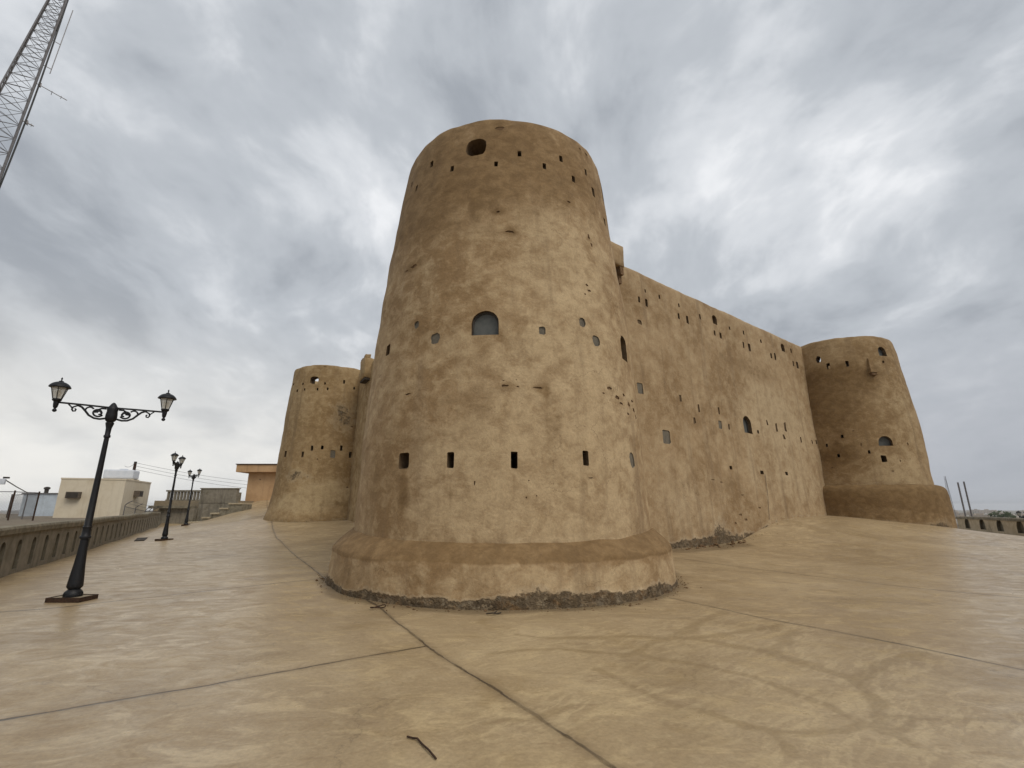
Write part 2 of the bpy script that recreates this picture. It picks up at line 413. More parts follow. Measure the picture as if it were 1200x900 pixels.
def soil_mat():
    m, nt, b = newmat('dry_earth')
    co = nt.node('ShaderNodeTexCoord').outputs['Object']
    n1 = nt.noise(co, .02, 8, .65, .3); n2 = nt.noise(co, .9, 9, .7)
    col = nt.mix(nt.smooth(n1, .35, .65), (.16,.125,.085), (.24,.20,.145))
    col = nt.mix(nt.smooth(n2, .45, .7, 0, .6), col, (.10,.082,.055))
    col = nt.mix(nt.smooth(nt.noise(co, .006, 6, .6), .52, .62, 0, .6), col, (.07,.085,.05))
    nt.set(b.inputs['Base Color'], col); b.inputs['Roughness'].default_value = .95
    bump(nt, b, n2, .12, .8)
    return m
M['soil'] = soil_mat()

# ------------------------------------------------------------------ plaza and terrain
def seg_d(px, py, a, b):
    ax, ay = a; bx, by = b; dx, dy = bx-ax, by-ay; L = dx*dx+dy*dy+1e-9
    h = np.clip(((px-ax)*dx+(py-ay)*dy)/L, 0, 1)
    return np.hypot(px-ax-dx*h, py-ay-dy*h)
def vnoise(x, y, s, seed=0.0):
    return np.array([noise.noise(Vector((a*s+seed, b*s-seed, seed))) for a, b in zip(x, y)])
def make_plaza():
    xs = sorted(set([round(v, 3) for v in list(np.arange(-46, -7, .5))+list(np.arange(-7, 15, .07))+list(np.arange(15, 46, .5))]))
    ys = sorted(set([round(v, 3) for v in list(np.arange(-16, 2, .6))+list(np.arange(2, 12, .06))+list(np.arange(12, 15, .12))+list(np.arange(15, 30, .3))+list(np.arange(30, 62, .6))]))
    X, Y = np.meshgrid(np.array(xs), np.array(ys))
    XL = BAL0.x-.588*(Y-BAL0.y)-.12; XR = xright(Y)+.12
    X = np.clip(X, XL, XR)
    Z = ground_np(X, Y)
    rnd = vnoise(X.ravel(), Y.ravel(), .35).reshape(X.shape)*.022+vnoise(X.ravel(), Y.ravel(), 1.1, 3.).reshape(X.shape)*.008
    Z = Z+rnd
    ny, nx = X.shape
    verts = np.stack([X, Y, Z], -1).reshape(-1, 3)
    faces = []
    for j in range(ny-1):
        for i in range(nx-1):
            if X[j,i+1]-X[j,i] < 1e-4 and X[j+1,i+1]-X[j+1,i] < 1e-4: continue
            faces.append((j*nx+i, j*nx+i+1, (j+1)*nx+i+1, (j+1)*nx+i))
    me = bpy.data.meshes.new('plaza'); me.from_pydata([tuple(v) for v in verts], [], faces)
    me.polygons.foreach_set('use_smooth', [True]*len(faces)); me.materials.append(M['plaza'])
    fx, fy = verts[:,0], verts[:,1]
    wx = fx+vnoise(fx, fy, .9, 5.)*.14+vnoise(fx, fy, 2.6, 8.)*.08; wy = fy+vnoise(fx, fy, .9, 11.)*.14+vnoise(fx, fy, 2.6, 4.)*.06
    st = np.zeros(len(fx)); fern = np.zeros(len(fx))
    for line in VEINS:
        P = [at_ground(580+a/1.935, 640+b/1.935) for a, b in line]
        for a, b in zip(P, P[1:]):
            wd = .016+.0042*(a.y+b.y)/2
            dv = seg_d(wx, wy, a[:2], b[:2]); fern = np.maximum(fern, np.exp(-(dv/(.16+.055*(a.y+b.y)/2))**2))
            st = np.maximum(st, np.exp(-(seg_d(wx, wy, a[:2], b[:2])/(wd*1.6))**2))
    fern = np.clip(fern*1.1, 0, 1)
    st = st*.88
    st += .30*np.clip(1-np.hypot((wx-4.0)/3.2, (wy-6.2)/1.9), 0, 1)
    dd = np.exp(-((np.hypot(wx-TA.x, wy-TA.y)-3.95)/.36)**2)*.95  # rings and strips of painted contact shade, mixed with dust
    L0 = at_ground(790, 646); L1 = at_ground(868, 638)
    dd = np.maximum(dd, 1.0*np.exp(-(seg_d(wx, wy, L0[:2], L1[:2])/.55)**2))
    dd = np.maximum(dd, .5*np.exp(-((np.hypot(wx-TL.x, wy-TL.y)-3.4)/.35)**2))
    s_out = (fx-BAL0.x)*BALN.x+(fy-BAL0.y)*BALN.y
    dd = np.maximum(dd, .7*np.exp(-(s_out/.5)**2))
    for nm, arr in (('stain', st), ('dust_and_shade', dd), ('fern', fern)):
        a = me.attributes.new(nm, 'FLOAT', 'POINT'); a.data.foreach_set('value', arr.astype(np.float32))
    me.update()
    tag(link('plaza', me), kind='structure')
make_plaza()

def terrain_z(x, y):
    s = (x-BAL0.x)*BALN.x+(y-BAL0.y)*BALN.y
    g = ground_np(np.clip(x, -45, 45), np.clip(y, -16, 60))-.6
    sm = lambda t: np.clip(t, 0, 1)**2*(3-2*np.clip(t, 0, 1))
    bank = -.6+1.45*sm((s-.6)/3.0)
    z = np.where(s > .3, bank, g)
    sr = (x-xright(y))*.89
    z = np.where(sr > .2, -.6-1.9*sm(sr/5.0), z)
    away = np.maximum(np.maximum(s-22, sr-9), np.maximum(y-62, -y-20))
    z = z*(1-sm(away/70))+(-20)*sm(away/70)
    return z
def make_terrain():
    rad = list(np.arange(0, 70, .7))
    r = 70.0
    while r < 6000: rad.append(r); r *= 1.07
    rad.append(6000.0)
    N = 280; th = np.linspace(0, 2*math.pi, N, endpoint=False)
    R, Tt = np.meshgrid(np.array(rad), th, indexing='ij')
    X, Y = R*np.cos(Tt), 14+R*np.sin(Tt)
    Z = terrain_z(X, Y)
    far = np.clip((R-90)/300, 0, 1)
    nz = np.array([noise.noise(Vector((a*.35, b*.35, 0))) for a, b in zip(X.ravel(), Y.ravel())]).reshape(X.shape)
    nz2 = np.array([noise.noise(Vector((a*.004, b*.004, 5))) for a, b in zip(X.ravel(), Y.ravel())]).reshape(X.shape)
    Z = Z+nz*.12+nz2*2.5*far
    verts = np.stack([X, Y, Z], -1).reshape(-1, 3); faces = []
    for i in range(len(rad)-1):
        for k in range(N):
            faces.append((i*N+k, (i+1)*N+k, (i+1)*N+(k+1)%N, i*N+(k+1)%N))
    me = bpy.data.meshes.new('terrain'); me.from_pydata([tuple(v) for v in verts], [], faces)
    me.polygons.foreach_set('use_smooth', [True]*len(faces)); me.materials.append(M['soil'])
    tag(link('terrain', me), kind='structure')
make_terrain()
def tz(x, y): return float(terrain_z(np.array([x]), np.array([y]))[0])

# ------------------------------------------------------------------ the fort
fort = empty('fort', (TA.x, TA.y, 0))
tag(fort, 'large tan mud plastered fort with round battered corner towers and pierced curtain walls', 'fort')
UP = Vector((0,0,1))
def outline(kind, w, h, jit=.0, seed=0):
    rnd = random.Random(seed)
    if kind == 'box':
        c = .12*min(w, h)
        pts = [(-w/2+c,-h/2),(w/2-c,-h/2),(w/2,-h/2+c),(w/2,h/2-c),(w/2-c,h/2),(-w/2+c,h/2),(-w/2,h/2-c),(-w/2,-h/2+c)]
    elif kind == 'arch':
        r = w/2; y0 = h/2-min(r, h*.75)
        pts = [(-w/2,-h/2),(w/2,-h/2)]+[(r*math.cos(a), y0+min(r, h*.75)*math.sin(a)) for a in [math.pi*i/10 for i in range(11)]]
    else:
        k = 13; pts = []
        for i in range(k):
            a = 2*math.pi*i/k; q = 1 if kind == 'round' else rnd.uniform(.6, 1.15)
            e = .75 if kind == 'round' else 1.0
            ca, sa = math.cos(a), math.sin(a)
            pts.append((w/2*q*math.copysign(abs(ca)**e, ca), h/2*q*math.copysign(abs(sa)**e, sa)))
    if jit: pts = [(a+rnd.uniform(-jit, jit)*w, b+rnd.uniform(-jit, jit)*h) for a, b in pts]
    return pts
def frame_at(p, n, wpx, hpx):
    """size in metres of something wpx by hpx in the photograph lying on a wall at p with normal n"""
    t = UP.cross(n).normalized()
    a, b = proj(p-t*.05), proj(p+t*.05); c, d = proj(p-UP*.05), proj(p+UP*.05)
    kt = math.hypot(b[0]-a[0], b[1]-a[1])/.1; kz = math.hypot(d[0]-c[0], d[1]-c[1])/.1
    kt = max(kt, kz*.22)
    return t, wpx/kt, hpx/kz
def boolean(me_a, me_b, mats):
    while len(me_a.materials) < len(mats): me_a.materials.append(mats[len(me_a.materials)])
    a = bpy.data.objects.new('cut_a', me_a); b = bpy.data.objects.new('cut_b', me_b)
    COL.objects.link(a); COL.objects.link(b)
    md = a.modifiers.new('b', 'BOOLEAN'); md.operation = 'DIFFERENCE'; md.solver = 'EXACT'; md.object = b; md.use_self = True
    dg = bpy.context.evaluated_depsgraph_get(); dg.update()
    out = bpy.data.meshes.new_from_object(a.evaluated_get(dg), depsgraph=dg)
    bpy.data.objects.remove(a); bpy.data.objects.remove(b)
    for i, m in enumerate(mats):
        if i < len(out.materials): out.materials[i] = m
        else: out.materials.append(m)
    return out
def paint(me, off, fn):
    co = np.empty(len(me.vertices)*3, np.float32); me.vertices.foreach_get('co', co); co = co.reshape(-1, 3)+np.array(off, np.float32)
    vals = fn(co)
    for nm in ('grime', 'mud', 'pale'):
        a = me.attributes.get(nm) or me.attributes.new(nm, 'FLOAT', 'POINT')
        a.data.foreach_set('value', np.asarray(vals.get(nm, np.zeros(len(co))), np.float32))
    me.update()
def blob(co, p, r, rz=None):
    d2 = ((co[:,0]-p[0])**2+(co[:,1]-p[1])**2)/r**2+((co[:,2]-p[2])/(rz or r))**2
    return np.exp(-d2)
def finish(me, ang=38):
    me.polygons.foreach_set('use_smooth', [True]*len(me.polygons)); me.set_sharp_from_angle(angle=math.radians(ang))

def tower_mesh(C, P, seed, seg=168, dz=.13, floor_drop=1.9, thick=.5):
    z0, ztop = P[0][0], P[-1][0]
    zs = list(np.arange(z0, P[-4][0], dz))+[P[-4][0], (P[-4][0]+P[-3][0])/2, P[-3][0], P[-2][0], P[-1][0]]
    rt = P[-1][1]; rin = prof(P, ztop-.3)-thick
    ring = [(z, prof(P, z), 1.0) for z in zs]+[(ztop-.02, (rt+rin)/2, .4), (ztop-.06, rin+.06, .4), (ztop-.2, rin, .3), (ztop-floor_drop, rin, .0)]
    vs, fs = [], []
    for z, r, k in ring:
        for i in range(seg):
            a = 2*math.pi*i/seg; ca, sa = math.cos(a), math.sin(a)
            q = Vector((ca*3.2, sa*3.2, z))
            d = (noise.noise(q*.42+Vector((seed,0,0)))*.055+noise.noise(q*1.3+Vector((0,seed,0)))*.028+noise.noise(q*3.3+Vector((0,0,seed)))*.011)*k
            zz = z+(noise.noise(Vector((ca*2.6+seed, sa*2.6, 1)))*.045+noise.noise(Vector((ca*9+seed, sa*9, 1)))*.022)*(1 if z > ztop-.3 and k > .2 else 0)
            vs.append((C.x+(r+d)*ca, C.y+(r+d)*sa, zz))
    n = len(ring)
    for j in range(n-1):
        for i in range(seg):
            fs.append((j*seg+i, j*seg+(i+1)%seg, (j+1)*seg+(i+1)%seg, (j+1)*seg+i))
    fs.append(tuple(range(seg))[::-1]); fs.append(tuple((n-1)*seg+i for i in range(seg)))
    off = Vector((TA.x, TA.y, 0))
    me = bpy.data.meshes.new('tower'); me.from_pydata([Vector(v)-off for v in vs], [], fs)
    return me
OFF = Vector((TA.x, TA.y, 0))
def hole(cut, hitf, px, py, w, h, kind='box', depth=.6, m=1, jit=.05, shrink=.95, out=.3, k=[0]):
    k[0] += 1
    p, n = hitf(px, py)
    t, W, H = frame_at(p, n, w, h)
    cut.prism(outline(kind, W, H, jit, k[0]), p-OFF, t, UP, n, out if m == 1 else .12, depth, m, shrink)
    return p, n, t, W, H
def add_window(p, n, t, W, H, kind='arch', recess=.14, label=None):
    w = empty('window', p-OFF-n*recess); w.parent = fort
    w.rotation_euler = (0, 0, 0)
    pts = outline(kind, W*.97, H*.97)
    mb = MB(); mb.prism(pts, Vector((0,0,0)), t, UP, n, .008, .012)
    pane = mb.mesh('pane', M['pane']); link('pane', pane, w)
    fb = MB()
    ring = [t*a*.985+UP*b*.985+n*.02 for a, b in pts]
    fb.tube(ring, max(.02, W*.05), 6, closed=True)
    link('window_frame', fb.mesh('window_frame', M['frame'], smooth=40), w)
    if label: w['label'] = label
    return w
def chips(cut, hitf, pts, spread=1.0):
    for x, y, w, h in pts: hole(cut, hitf, x, y, w, h, 'blob', .020, 2, .10, .55)

from mathutils.bvhtree import BVHTree
def surf(me):
    return BVHTree.FromPolygons([v.co+OFF for v in me.vertices], [tuple(p.vertices) for p in me.polygons])
def on_surface(tree, p, n):
    for r in (0.5,):
        q = tree.ray_cast(p+n*r, -n, 1.2)
        if q[0] is not None: return q[0]
    return p
rawA, rawB, rawL = tower_mesh(TA, PROF_A, 1.7), tower_mesh(TB, PROF_B, 6.1, 132, .16), tower_mesh(TL, PROF_L, 11.3, 132, .16)
bvA, bvB, bvL = surf(rawA), surf(rawB), surf(rawL)
# ---- front tower
def hA(px, py):
    p = hit_tower(TA, PROF_A, px, py); n = Vector((p.x-TA.x, p.y-TA.y, 0)).normalized(); return on_surface(bvA, p, n), n
def hB(px, py):
    p = hit_tower(TB, PROF_B, px, py); n = Vector((p.x-TB.x, p.y-TB.y, 0)).normalized(); return on_surface(bvB, p, n), n
def hL(px, py):
    p = hit_tower(TL, PROF_L, px, py); n = Vector((p.x-TL.x, p.y-TL.y, 0)).normalized(); return on_surface(bvL, p, n), n
cA = MB(); wins = []
hole(cA, hA, 558, 172.5, 25, 22, 'round', 1.2, 1, .02, .9)
for x, y, w, h in [(505.5,192,4.2,7.5),(529.8,197.7,4.5,7.5),(581.3,191.4,4.2,6.5),(608.9,179.7,4.5,7.5),(638,194.9,4.2,7.5),(657.4,186,4.2,7.5),(672,210,4,8),(685.6,202.3,3,8),
                   (481.2,215.6,2.4,6),(487.3,220,3,7.5),(695.7,225.2,4.5,11),(710.4,259.5,3.4,9)]:
    hole(cA, hA, x, y, w, h, 'box', 1.2)
hole(cA, hA, 706.5, 226, 6, 22, 'arch', 1.2)
hole(cA, hA, 454, 410, 5, 12, 'box', .5)
for x, y, w, h in [(473,539.7,13,20),(527.8,539,8.5,20),(602.6,538.8,8.5,21),(685.6,537,7,19)]:
    hole(cA, hA, x, y, w, h, 'box', .9, 1, .03, .8)
for x, y, w, h in [(509.9,396.6,11,14),(635.4,387.5,9,11),(682,377.6,8,12),(698.3,399.4,9,14),(740.3,539.7,6,20),(488.7,381,6,9)]:
    hole(cA, hA, x, y, w, h, 'round', .03, 3, .06, .9)
wins.append(hole(cA, hA, 568.6, 378, 32, 29, 'arch', .5, 1, .008, 1.0))
hole(cA, hA, 731.5, 408, 8, 29, 'arch', .7, 1, .01, 1.0)
chips(cA, hA, [(586,150.5,23,10),(597.7,271,17,6),(583.7,247.8,8,5),(485.7,312,16,7),(690,277,5,9),(693,287,4,8),(687.5,334.6,6,5),(690,341,6,5),(685,345,4,3),(666.5,237,9,5),(686,181,8,5),(679,175,6,4),
     (591.5,452,16,4.5),(607,453,6,3),(631,454.7,21,4.5),(590,446,4,2),(605,445,3,2),(713,455,13,8),(706,461,5,3),(722,466,10,9),(730,463,5,6),(736,474,7,9),(742,481,5,9),(735,485,5,6),(745,489,3,9),(727,473,6,5),(740,470,4,5),
     (617,583,4,4),(629,581,3,3),(620,563,3,3),(692,560,12,2),(556,566,3,9),(480,462,11,4),(477,318,7,3)])
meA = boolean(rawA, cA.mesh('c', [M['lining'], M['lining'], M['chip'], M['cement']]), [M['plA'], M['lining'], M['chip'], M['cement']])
pt = lambda h, x, y: h(x, y)[0]
SCARS = [(586,150.5,.34,.9),(597.7,271,.24,.8),(583.7,247.8,.16,.6),(485.7,312,.25,.7),(690,282,.18,.7),(687,338,.16,.6),(666,237,.16,.5),(682,178,.22,.6),(599,452,.25,.6),(631,455,.2,.7),(715,457,.22,.8),(727,466,.22,.8),(737,475,.2,.8),(744,487,.16,.8),(620,583,.12,.4),(568,394,.4,.45)]
def paintA(co):
    r = {}
    sc = .6*sum(k*blob(co, pt(hA, x, y), r_, r_*.6) for x, y, r_, k in SCARS)
    for (x, y, rx, rz, kk) in ((473,575,.13,.45,.5),(527.8,575,.10,.45,.45),(602.6,576,.10,.5,.5),(685.6,572,.10,.45,.45),(568,412,.30,.35,.4),(558,196,.30,.45,.5),(731,440,.15,.5,.4),(640,470,.14,.9,.4),(720,540,.10,.7,.4)):
        sc = sc+kk*blob(co, pt(hA, x, y), rx, rz)
    r['mud'] = sc+.46*np.clip((co[:,2]-6.3)/2.8,0,1)+.50*blob(co, pt(hA, 450, 560), 1.3, 1.7)+.45*blob(co, pt(hA, 560, 470), .9, .7)+.40*blob(co, pt(hA, 480, 260), 1.6, 2.0)+.35*blob(co, pt(hA, 590, 200), 2.2, 1.2)+.4*blob(co, pt(hA,655,500), .25, 1.0)+.5*blob(co, pt(hA,697,605), .35, .3)+.35*blob(co, pt(hA,620,627), .6, .15)
    r['pale'] = .75*blob(co, pt(hA, 620, 560), 1.6, 1.6)+.7*blob(co, pt(hA, 700, 520), 1.4, 2.6)+.55*blob(co, pt(hA, 665, 300), 1.4, 2.0)+.4*blob(co, pt(hA,500,560), .8, 1.1)+.35*blob(co, pt(hA,600,420), 1.5, .8)
    r['pale'] = r['pale']+.18
    return r
finish(meA); paint(meA, OFF, paintA)
towerA = link('corner_tower', meA, fort); towerA['label'] = 'tall front round tower with one arched grey window and mud stained plinth'
p, n, t, W, H = wins[0]; add_window(p, n, t, W, H, 'arch', .13, 'large arched grey window of the front tower')

# plinths
def plinth(C, prof_, parent, mats, seed, tilt, fn, seg=220):
    vs, fs = [], []
    for j, (z, r) in enumerate(prof_):
        for i in range(seg):
            a = 2*math.pi*i/seg; ca, sa = math.cos(a), math.sin(a)
            f = Vector((ca, sa)).dot(Vector((-C.x, -C.y)).normalized())        # 1 towards the viewer
            zz = z+tilt*(1-f)*.5*max(0, min(1, z))
            q = Vector((ca*4, sa*4, z))
            low = max(0.0, 1-max(0, z-ground(C.x+4*ca, C.y+4*sa))/.45)
            d = noise.noise(q*.6+Vector((seed,0,0)))*.06+noise.noise(q*1.7+Vector((seed,3,0)))*.035+noise.noise(q*5+Vector((0,0,seed)))*(.012+.045*low)+noise.noise(q*11)*.022*low
            if z > .5: d *= max(.3, 1-(z-.5)*2.2)
            vs.append(Vector((C.x+(r+d)*ca, C.y+(r+d)*sa, zz+noise.noise(q*1.2+Vector((9,seed,0)))*.03))-OFF)
    for j in range(len(prof_)-1):
        for i in range(seg): fs.append((j*seg+i, j*seg+(i+1)%seg, (j+1)*seg+(i+1)%seg, (j+1)*seg+i))
    me = bpy.data.meshes.new('plinth'); me.from_pydata(vs, [], fs); me.materials.append(mats); finish(me, 60)
    paint(me, OFF, fn); return link('plinth', me, parent)
pa_prof = [(-.5, 4.03)]+[(z, 4.01-.09*z) for z in np.arange(-.3, .66, .07)]+[(.685,3.945),(.72,3.925),(.76,3.885),(.81,3.82),(.86,3.755),(.91,3.685),(.955,3.615),(.99,3.545),(1.0,3.48),(1.01,3.35)]
def paintPA(co):
    g = ground_np(co[:,0], co[:,1]); h = co[:,2]-g
    ang = np.arctan2(co[:,0]-TA.x, -(co[:,1]-TA.y))
    edge = .165+.055*np.sin(ang*3.0+.5)+.04*np.sin(ang*9)+.03*np.sin(ang*17)
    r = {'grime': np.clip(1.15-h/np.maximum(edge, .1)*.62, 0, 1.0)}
    r['mud'] = np.clip((h-.63)/.14, 0, 1)*1.2+.5*np.exp(-((ang+.85)/.35)**2)
    r['pale'] = .55*np.clip(1-(h-.55)/.2, 0, 1)*(.6+.4*np.clip(ang*2+.3, 0, 1))
    return r
plinth(TA, pa_prof, towerA, M['plA'], 4.0, .42, paintPA)

# ---- right tower
cB = MB()
hole(cB, hB, 959, 421.3, 5.5, 8, 'round', 1.2); hole(cB, hB, 970.8, 429, 4.2, 7, 'box', 1.2); hole(cB, hB, 993, 426.2, 3.8, 7.2, 'box', 1.2)
wB2 = hole(cB, hB, 1033.5, 411.8, 9, 11.5, 'arch', .35, 1, .02)
for x, y, w, h in [(1035,424,2.5,3),(987,511.4,3,4),(969,522,2.5,4),(982.7,534,3,4),(1018.5,529.6,2.6,4),(1036,537.6,6.5,8.5)]: hole(cB, hB, x, y, w, h, 'box', .7)
wB = hole(cB, hB, 1037.5, 516.6, 17, 12, 'arch', .4, 1, .01)
chips(cB, hB, [(1009,521,4,6),(1055,540,3,5),(1064,520,3,6),(1000,505,4,3),(1046,552,6,3),(975,548,6,3)])
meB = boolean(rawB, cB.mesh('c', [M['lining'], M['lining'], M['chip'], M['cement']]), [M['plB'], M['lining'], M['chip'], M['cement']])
def paintB(co):
    r = {}
    r['mud'] = .75*blob(co, pt(hB, 975, 480), 2.0, 2.2)+.6*blob(co, pt(hB, 990, 440), 2.5, 1.0)+.55*blob(co, pt(hB, 980, 535), 1.2, .6)
    r['pale'] = .6*blob(co, pt(hB, 1050, 555), 1.8, 1.2)+.4*blob(co, pt(hB, 1060, 480), 1.2, 2.5)+.1
    return r
finish(meB); paint(meB, OFF, paintB)
towerB = link('corner_tower', meB, fort); towerB['label'] = 'far right round tower with small windows and a high brown plinth'
p, n, t, W, H = wB; add_window(p, n, t, W, H, 'arch', .22, 'half round grey window of the right tower')
p, n, t, W, H = wB2; add_window(p, n, t, W, H, 'arch', .22, 'small arched shuttered window near the top of the right tower')
pb_prof = [(-.5, 3.98), (0, 3.96)]+[(z, 3.945-.03*z) for z in np.arange(.25, 2.2, .12)]+[(2.28,3.865),(2.44,3.845),(2.56,3.80),(2.64,3.73),(2.70,3.64),(2.735,3.54),(2.75,3.42),(2.76,3.2)]
def paintPB(co):
    g = ground_np(co[:,0], co[:,1]); h = co[:,2]-g
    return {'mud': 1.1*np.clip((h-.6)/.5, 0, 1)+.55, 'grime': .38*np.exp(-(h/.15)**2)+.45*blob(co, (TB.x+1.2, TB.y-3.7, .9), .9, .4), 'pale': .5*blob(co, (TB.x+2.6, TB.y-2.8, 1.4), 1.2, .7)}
plinth(TB, pb_prof, towerB, M['plB'], 8.0, 0.0, paintPB, 160)
# hanging spout on the right tower
p, n = hB(1021, 432); t = UP.cross(n).normalized()
sp = MB(); vs = []
for z, w, o in ((.60,.06,.02),(.30,.12,.12),(.0,.16,.20),(-.26,.17,.23)):
    vs += [p-OFF-t*w-n*.3+UP*z, p-OFF+t*w-n*.3+UP*z, p-OFF+t*w+n*o+UP*z, p-OFF-t*w+n*o+UP*z]
fs = [(0,1,2,3)]+[(j*4+i, j*4+(i+1)%4, j*4+4+(i+1)%4, j*4+4+i) for j in range(3) for i in range(4)]+[(15,14,13,12)]
sp.add(vs, fs); so = MB.mesh(sp, 'spout', M['plB']); paint(so, OFF, lambda co: {'mud': .5*np.ones(len(co))})
link('spout', so, towerB)
ub = MB(); ub.fbox(p-OFF-UP*.37, t, n, UP, (-.13,-.2,-.02), (.13,.20,.085)); link('spout_mouth', ub.mesh('spout_mouth', M['chip']), towerB)

# ---- left tower
cL = MB()
hole(cL, hL, 368.4, 445.5, 10.5, 9.5, 'round', 1.2)
for x, y, w, h in [(344.4,450.7,1.8,2.6),(348.7,458,1.8,3),(355.4,450,1.8,2.6),(357.4,456.5,1.8,3),(372,456,2,3),(380.8,449.3,2,2.6),(384,455.6,2,3),(403.3,447.3,2.2,4.5),(415,455,2,3),
                   (334.6,532,2.4,7),(354.5,532.4,2.6,7),(365.5,525,2.6,6),(377.6,524.4,3,4.5),(400,525,3,6.5),(410.5,533,3,7),(417.5,530,2.6,8)]: hole(cL, hL, x, y, w, h, 'box', 1.0)
hole(cL, hL, 390, 532, 5.5, 9.5, 'box', .05, 3)
chips(cL, hL, [(381,429.5,7,2),(372,538,3,4),(407,571,6,3),(398,487,6,2),(412,500,6,3)])
meL = boolean(rawL, cL.mesh('c', [M['lining'], M['lining'], M['chip'], M['cement']]), [M['plL'], M['lining'], M['chip'], M['cement']])
def paintL(co):
    r = {}
    g = ground_np(co[:,0], co[:,1]); h = co[:,2]-g
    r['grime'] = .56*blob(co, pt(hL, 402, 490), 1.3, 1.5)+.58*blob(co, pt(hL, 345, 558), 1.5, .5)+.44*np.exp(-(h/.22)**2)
    r['pale'] = 1.1*blob(co, pt(hL, 380, 578), 1.7, .9)+1.0*blob(co, pt(hL, 345, 590), 1.6, .55)
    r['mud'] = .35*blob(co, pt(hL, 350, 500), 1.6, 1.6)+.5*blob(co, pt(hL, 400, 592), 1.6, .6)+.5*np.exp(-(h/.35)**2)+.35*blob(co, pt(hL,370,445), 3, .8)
    return r
finish(meL); paint(meL, OFF, paintL)
towerL = link('corner_tower', meL, fort); towerL['label'] = 'far left round tower with patched lower plaster and rows of loopholes'

# ---- curtain walls
class Wall:
    def __init__(s, A, B, e_top, e_bot, ztop0, ztop1, right):
        s.u = (B-A).normalized(); s.L = (B-A).length
        s.n = Vector((s.u.y, -s.u.x, 0)) if right else Vector((-s.u.y, s.u.x, 0))
        s.A = A; s.et, s.eb, s.z0, s.z1 = e_top, e_bot, ztop0, ztop1
    def e(s, z): k = max(0, min(1, z/10.8)); return s.eb+(s.et-s.eb)*k
    def top(s, t): return s.z0+(s.z1-s.z0)*t/s.L+.05*noise.noise(Vector((t*.5, s.z0, 0)))+.025*noise.noise(Vector((t*2.1, s.z0, 4)))
    def pt(s, t, z, de=0.0): return s.A+s.u*t+s.n*(s.e(z)+de)+UP*z
    def hit(s, px, py):
        d = ray(px, py); lo, hi = 2.0, 70.0
        f = lambda q: ((Vector((0,0,EYE))+d*q)-s.A).dot(s.n)-s.e((Vector((0,0,EYE))+d*q).z)
        a = lo
        sg = f(lo)
        while a < hi and f(a)*sg > 0: a += .1
        b, a = a, a-.1
        for _ in range(20):
            m = (a+b)/2
            if f(m)*sg > 0: a = m
            else: b = m
        return Vector((0,0,EYE))+d*b, s.n.copy()
    def mesh(s, t0, t1, dt=.2, dz=.2, seed=0.0, tp=.5, tw=1.3):
        ts = np.linspace(t0, t1, int((t1-t0)/dt)+1); nz = int(10.5/dz)
        vs, fs = [], []; K = None
        for t in ts:
            T = s.top(t); sec = []
            for z in np.linspace(-.8, T-.22, nz):
                q = Vector((t, z, seed))
                d = noise.noise(q*.45)*.05+noise.noise(q*1.4)*.028+noise.noise(q*3.6)*.011
                sec.append(s.pt(t, z, d))
            sec += [s.pt(t, T-.10, -.03), s.pt(t, T-.02, -.11), s.pt(t, T, -.22), s.pt(t, T-.02, -tp+.1), s.pt(t, T-.12, -tp), s.pt(t, T-1.8, -tp), s.pt(t, T-1.8, -tw), s.pt(t, -.8, -tw-.4)]
            K = len(sec); vs += [p-OFF for p in sec]
        N = len(ts)
        for i in range(N-1):
            for k in range(K): fs.append((i*K+k, (i+1)*K+k, (i+1)*K+(k+1)%K, i*K+(k+1)%K))
        fs.append(tuple(range(K))); fs.append(tuple((N-1)*K+k for k in range(K))[::-1])
        me = bpy.data.meshes.new('curtain_wall'); me.from_pydata(vs, [], fs)
        bm = bmesh.new(); bm.from_mesh(me); bmesh.ops.recalc_face_normals(bm, faces=bm.faces); bm.to_mesh(me); bm.free()
        return me
WR = Wall(TA, TB, -.70, -.30, 10.75, 10.95, True)
WL = Wall(TA, TL, -1.1, -.85, 10.6, 10.65, False)
rawW = WR.mesh(1.2, 24.6, .2, .2, 3.0); bvW = surf(rawW)
def hW(px, py):
    p, n = WR.hit(px, py); return on_surface(bvW, p, n), n
cW = MB()
for x, y, w, h in [(748.7,351,2.6,7),(756,341,1.8,4),(757.5,355,3,9),(772.5,348,2,5),(795,358,1.8,4.5),(795,370.5,2.4,7),(805,375,3,9.5),(820.7,371,2,6),(838,390,2,6),(845,393,2.6,7),
                   (855,384.5,1.8,4),(871,390,1.8,5),(871.5,404,2,7),(878.5,407,2.8,9),(891,400,1.6,4),(927,411,1.8,5),(903,417,1.8,6),(907.5,418,2.2,8),(930,426,1.8,6),(934.5,428,2.4,8),(947,432.5,2.6,8)]:
    hole(cW, hW, x, y, w, h, 'box', .9)
hole(cW, hW, 838, 374, 5.5, 11, 'arch', 1.0); hole(cW, hW, 917, 407.5, 5, 10, 'arch', 1.0)
for x, y, w, h in [(857.4,548,3.2,4.2),(892.4,553.7,3.6,4.5),(921.7,555,3,4),(888.7,506,2.2,4)]: hole(cW, hW, x, y, w, h, 'box', .7)
for x, y, w, h in [(780.4,512,9.5,18),(751,455,7,13),(844.7,497.5,4,10)]: hole(cW, hW, x, y, w, h, 'box', .03, 3, .05)
for x, y, w, h in [(797.7,467,3,9),(820,478.6,2.4,11),(814.6,492.6,3,9),(843,481.5,2,9),(910.7,501,2.6,12),(920.5,500,2.6,12),(919,512,2.8,6),(938,515.8,2,8),(951,518,1.8,5),(956,518,1.8,5),(750,377.5,6,6),(855,500,2,8),(899,495,2,8)]:
    hole(cW, hW, x, y, w, h, 'box', .035, 0, .12, .8, .12)
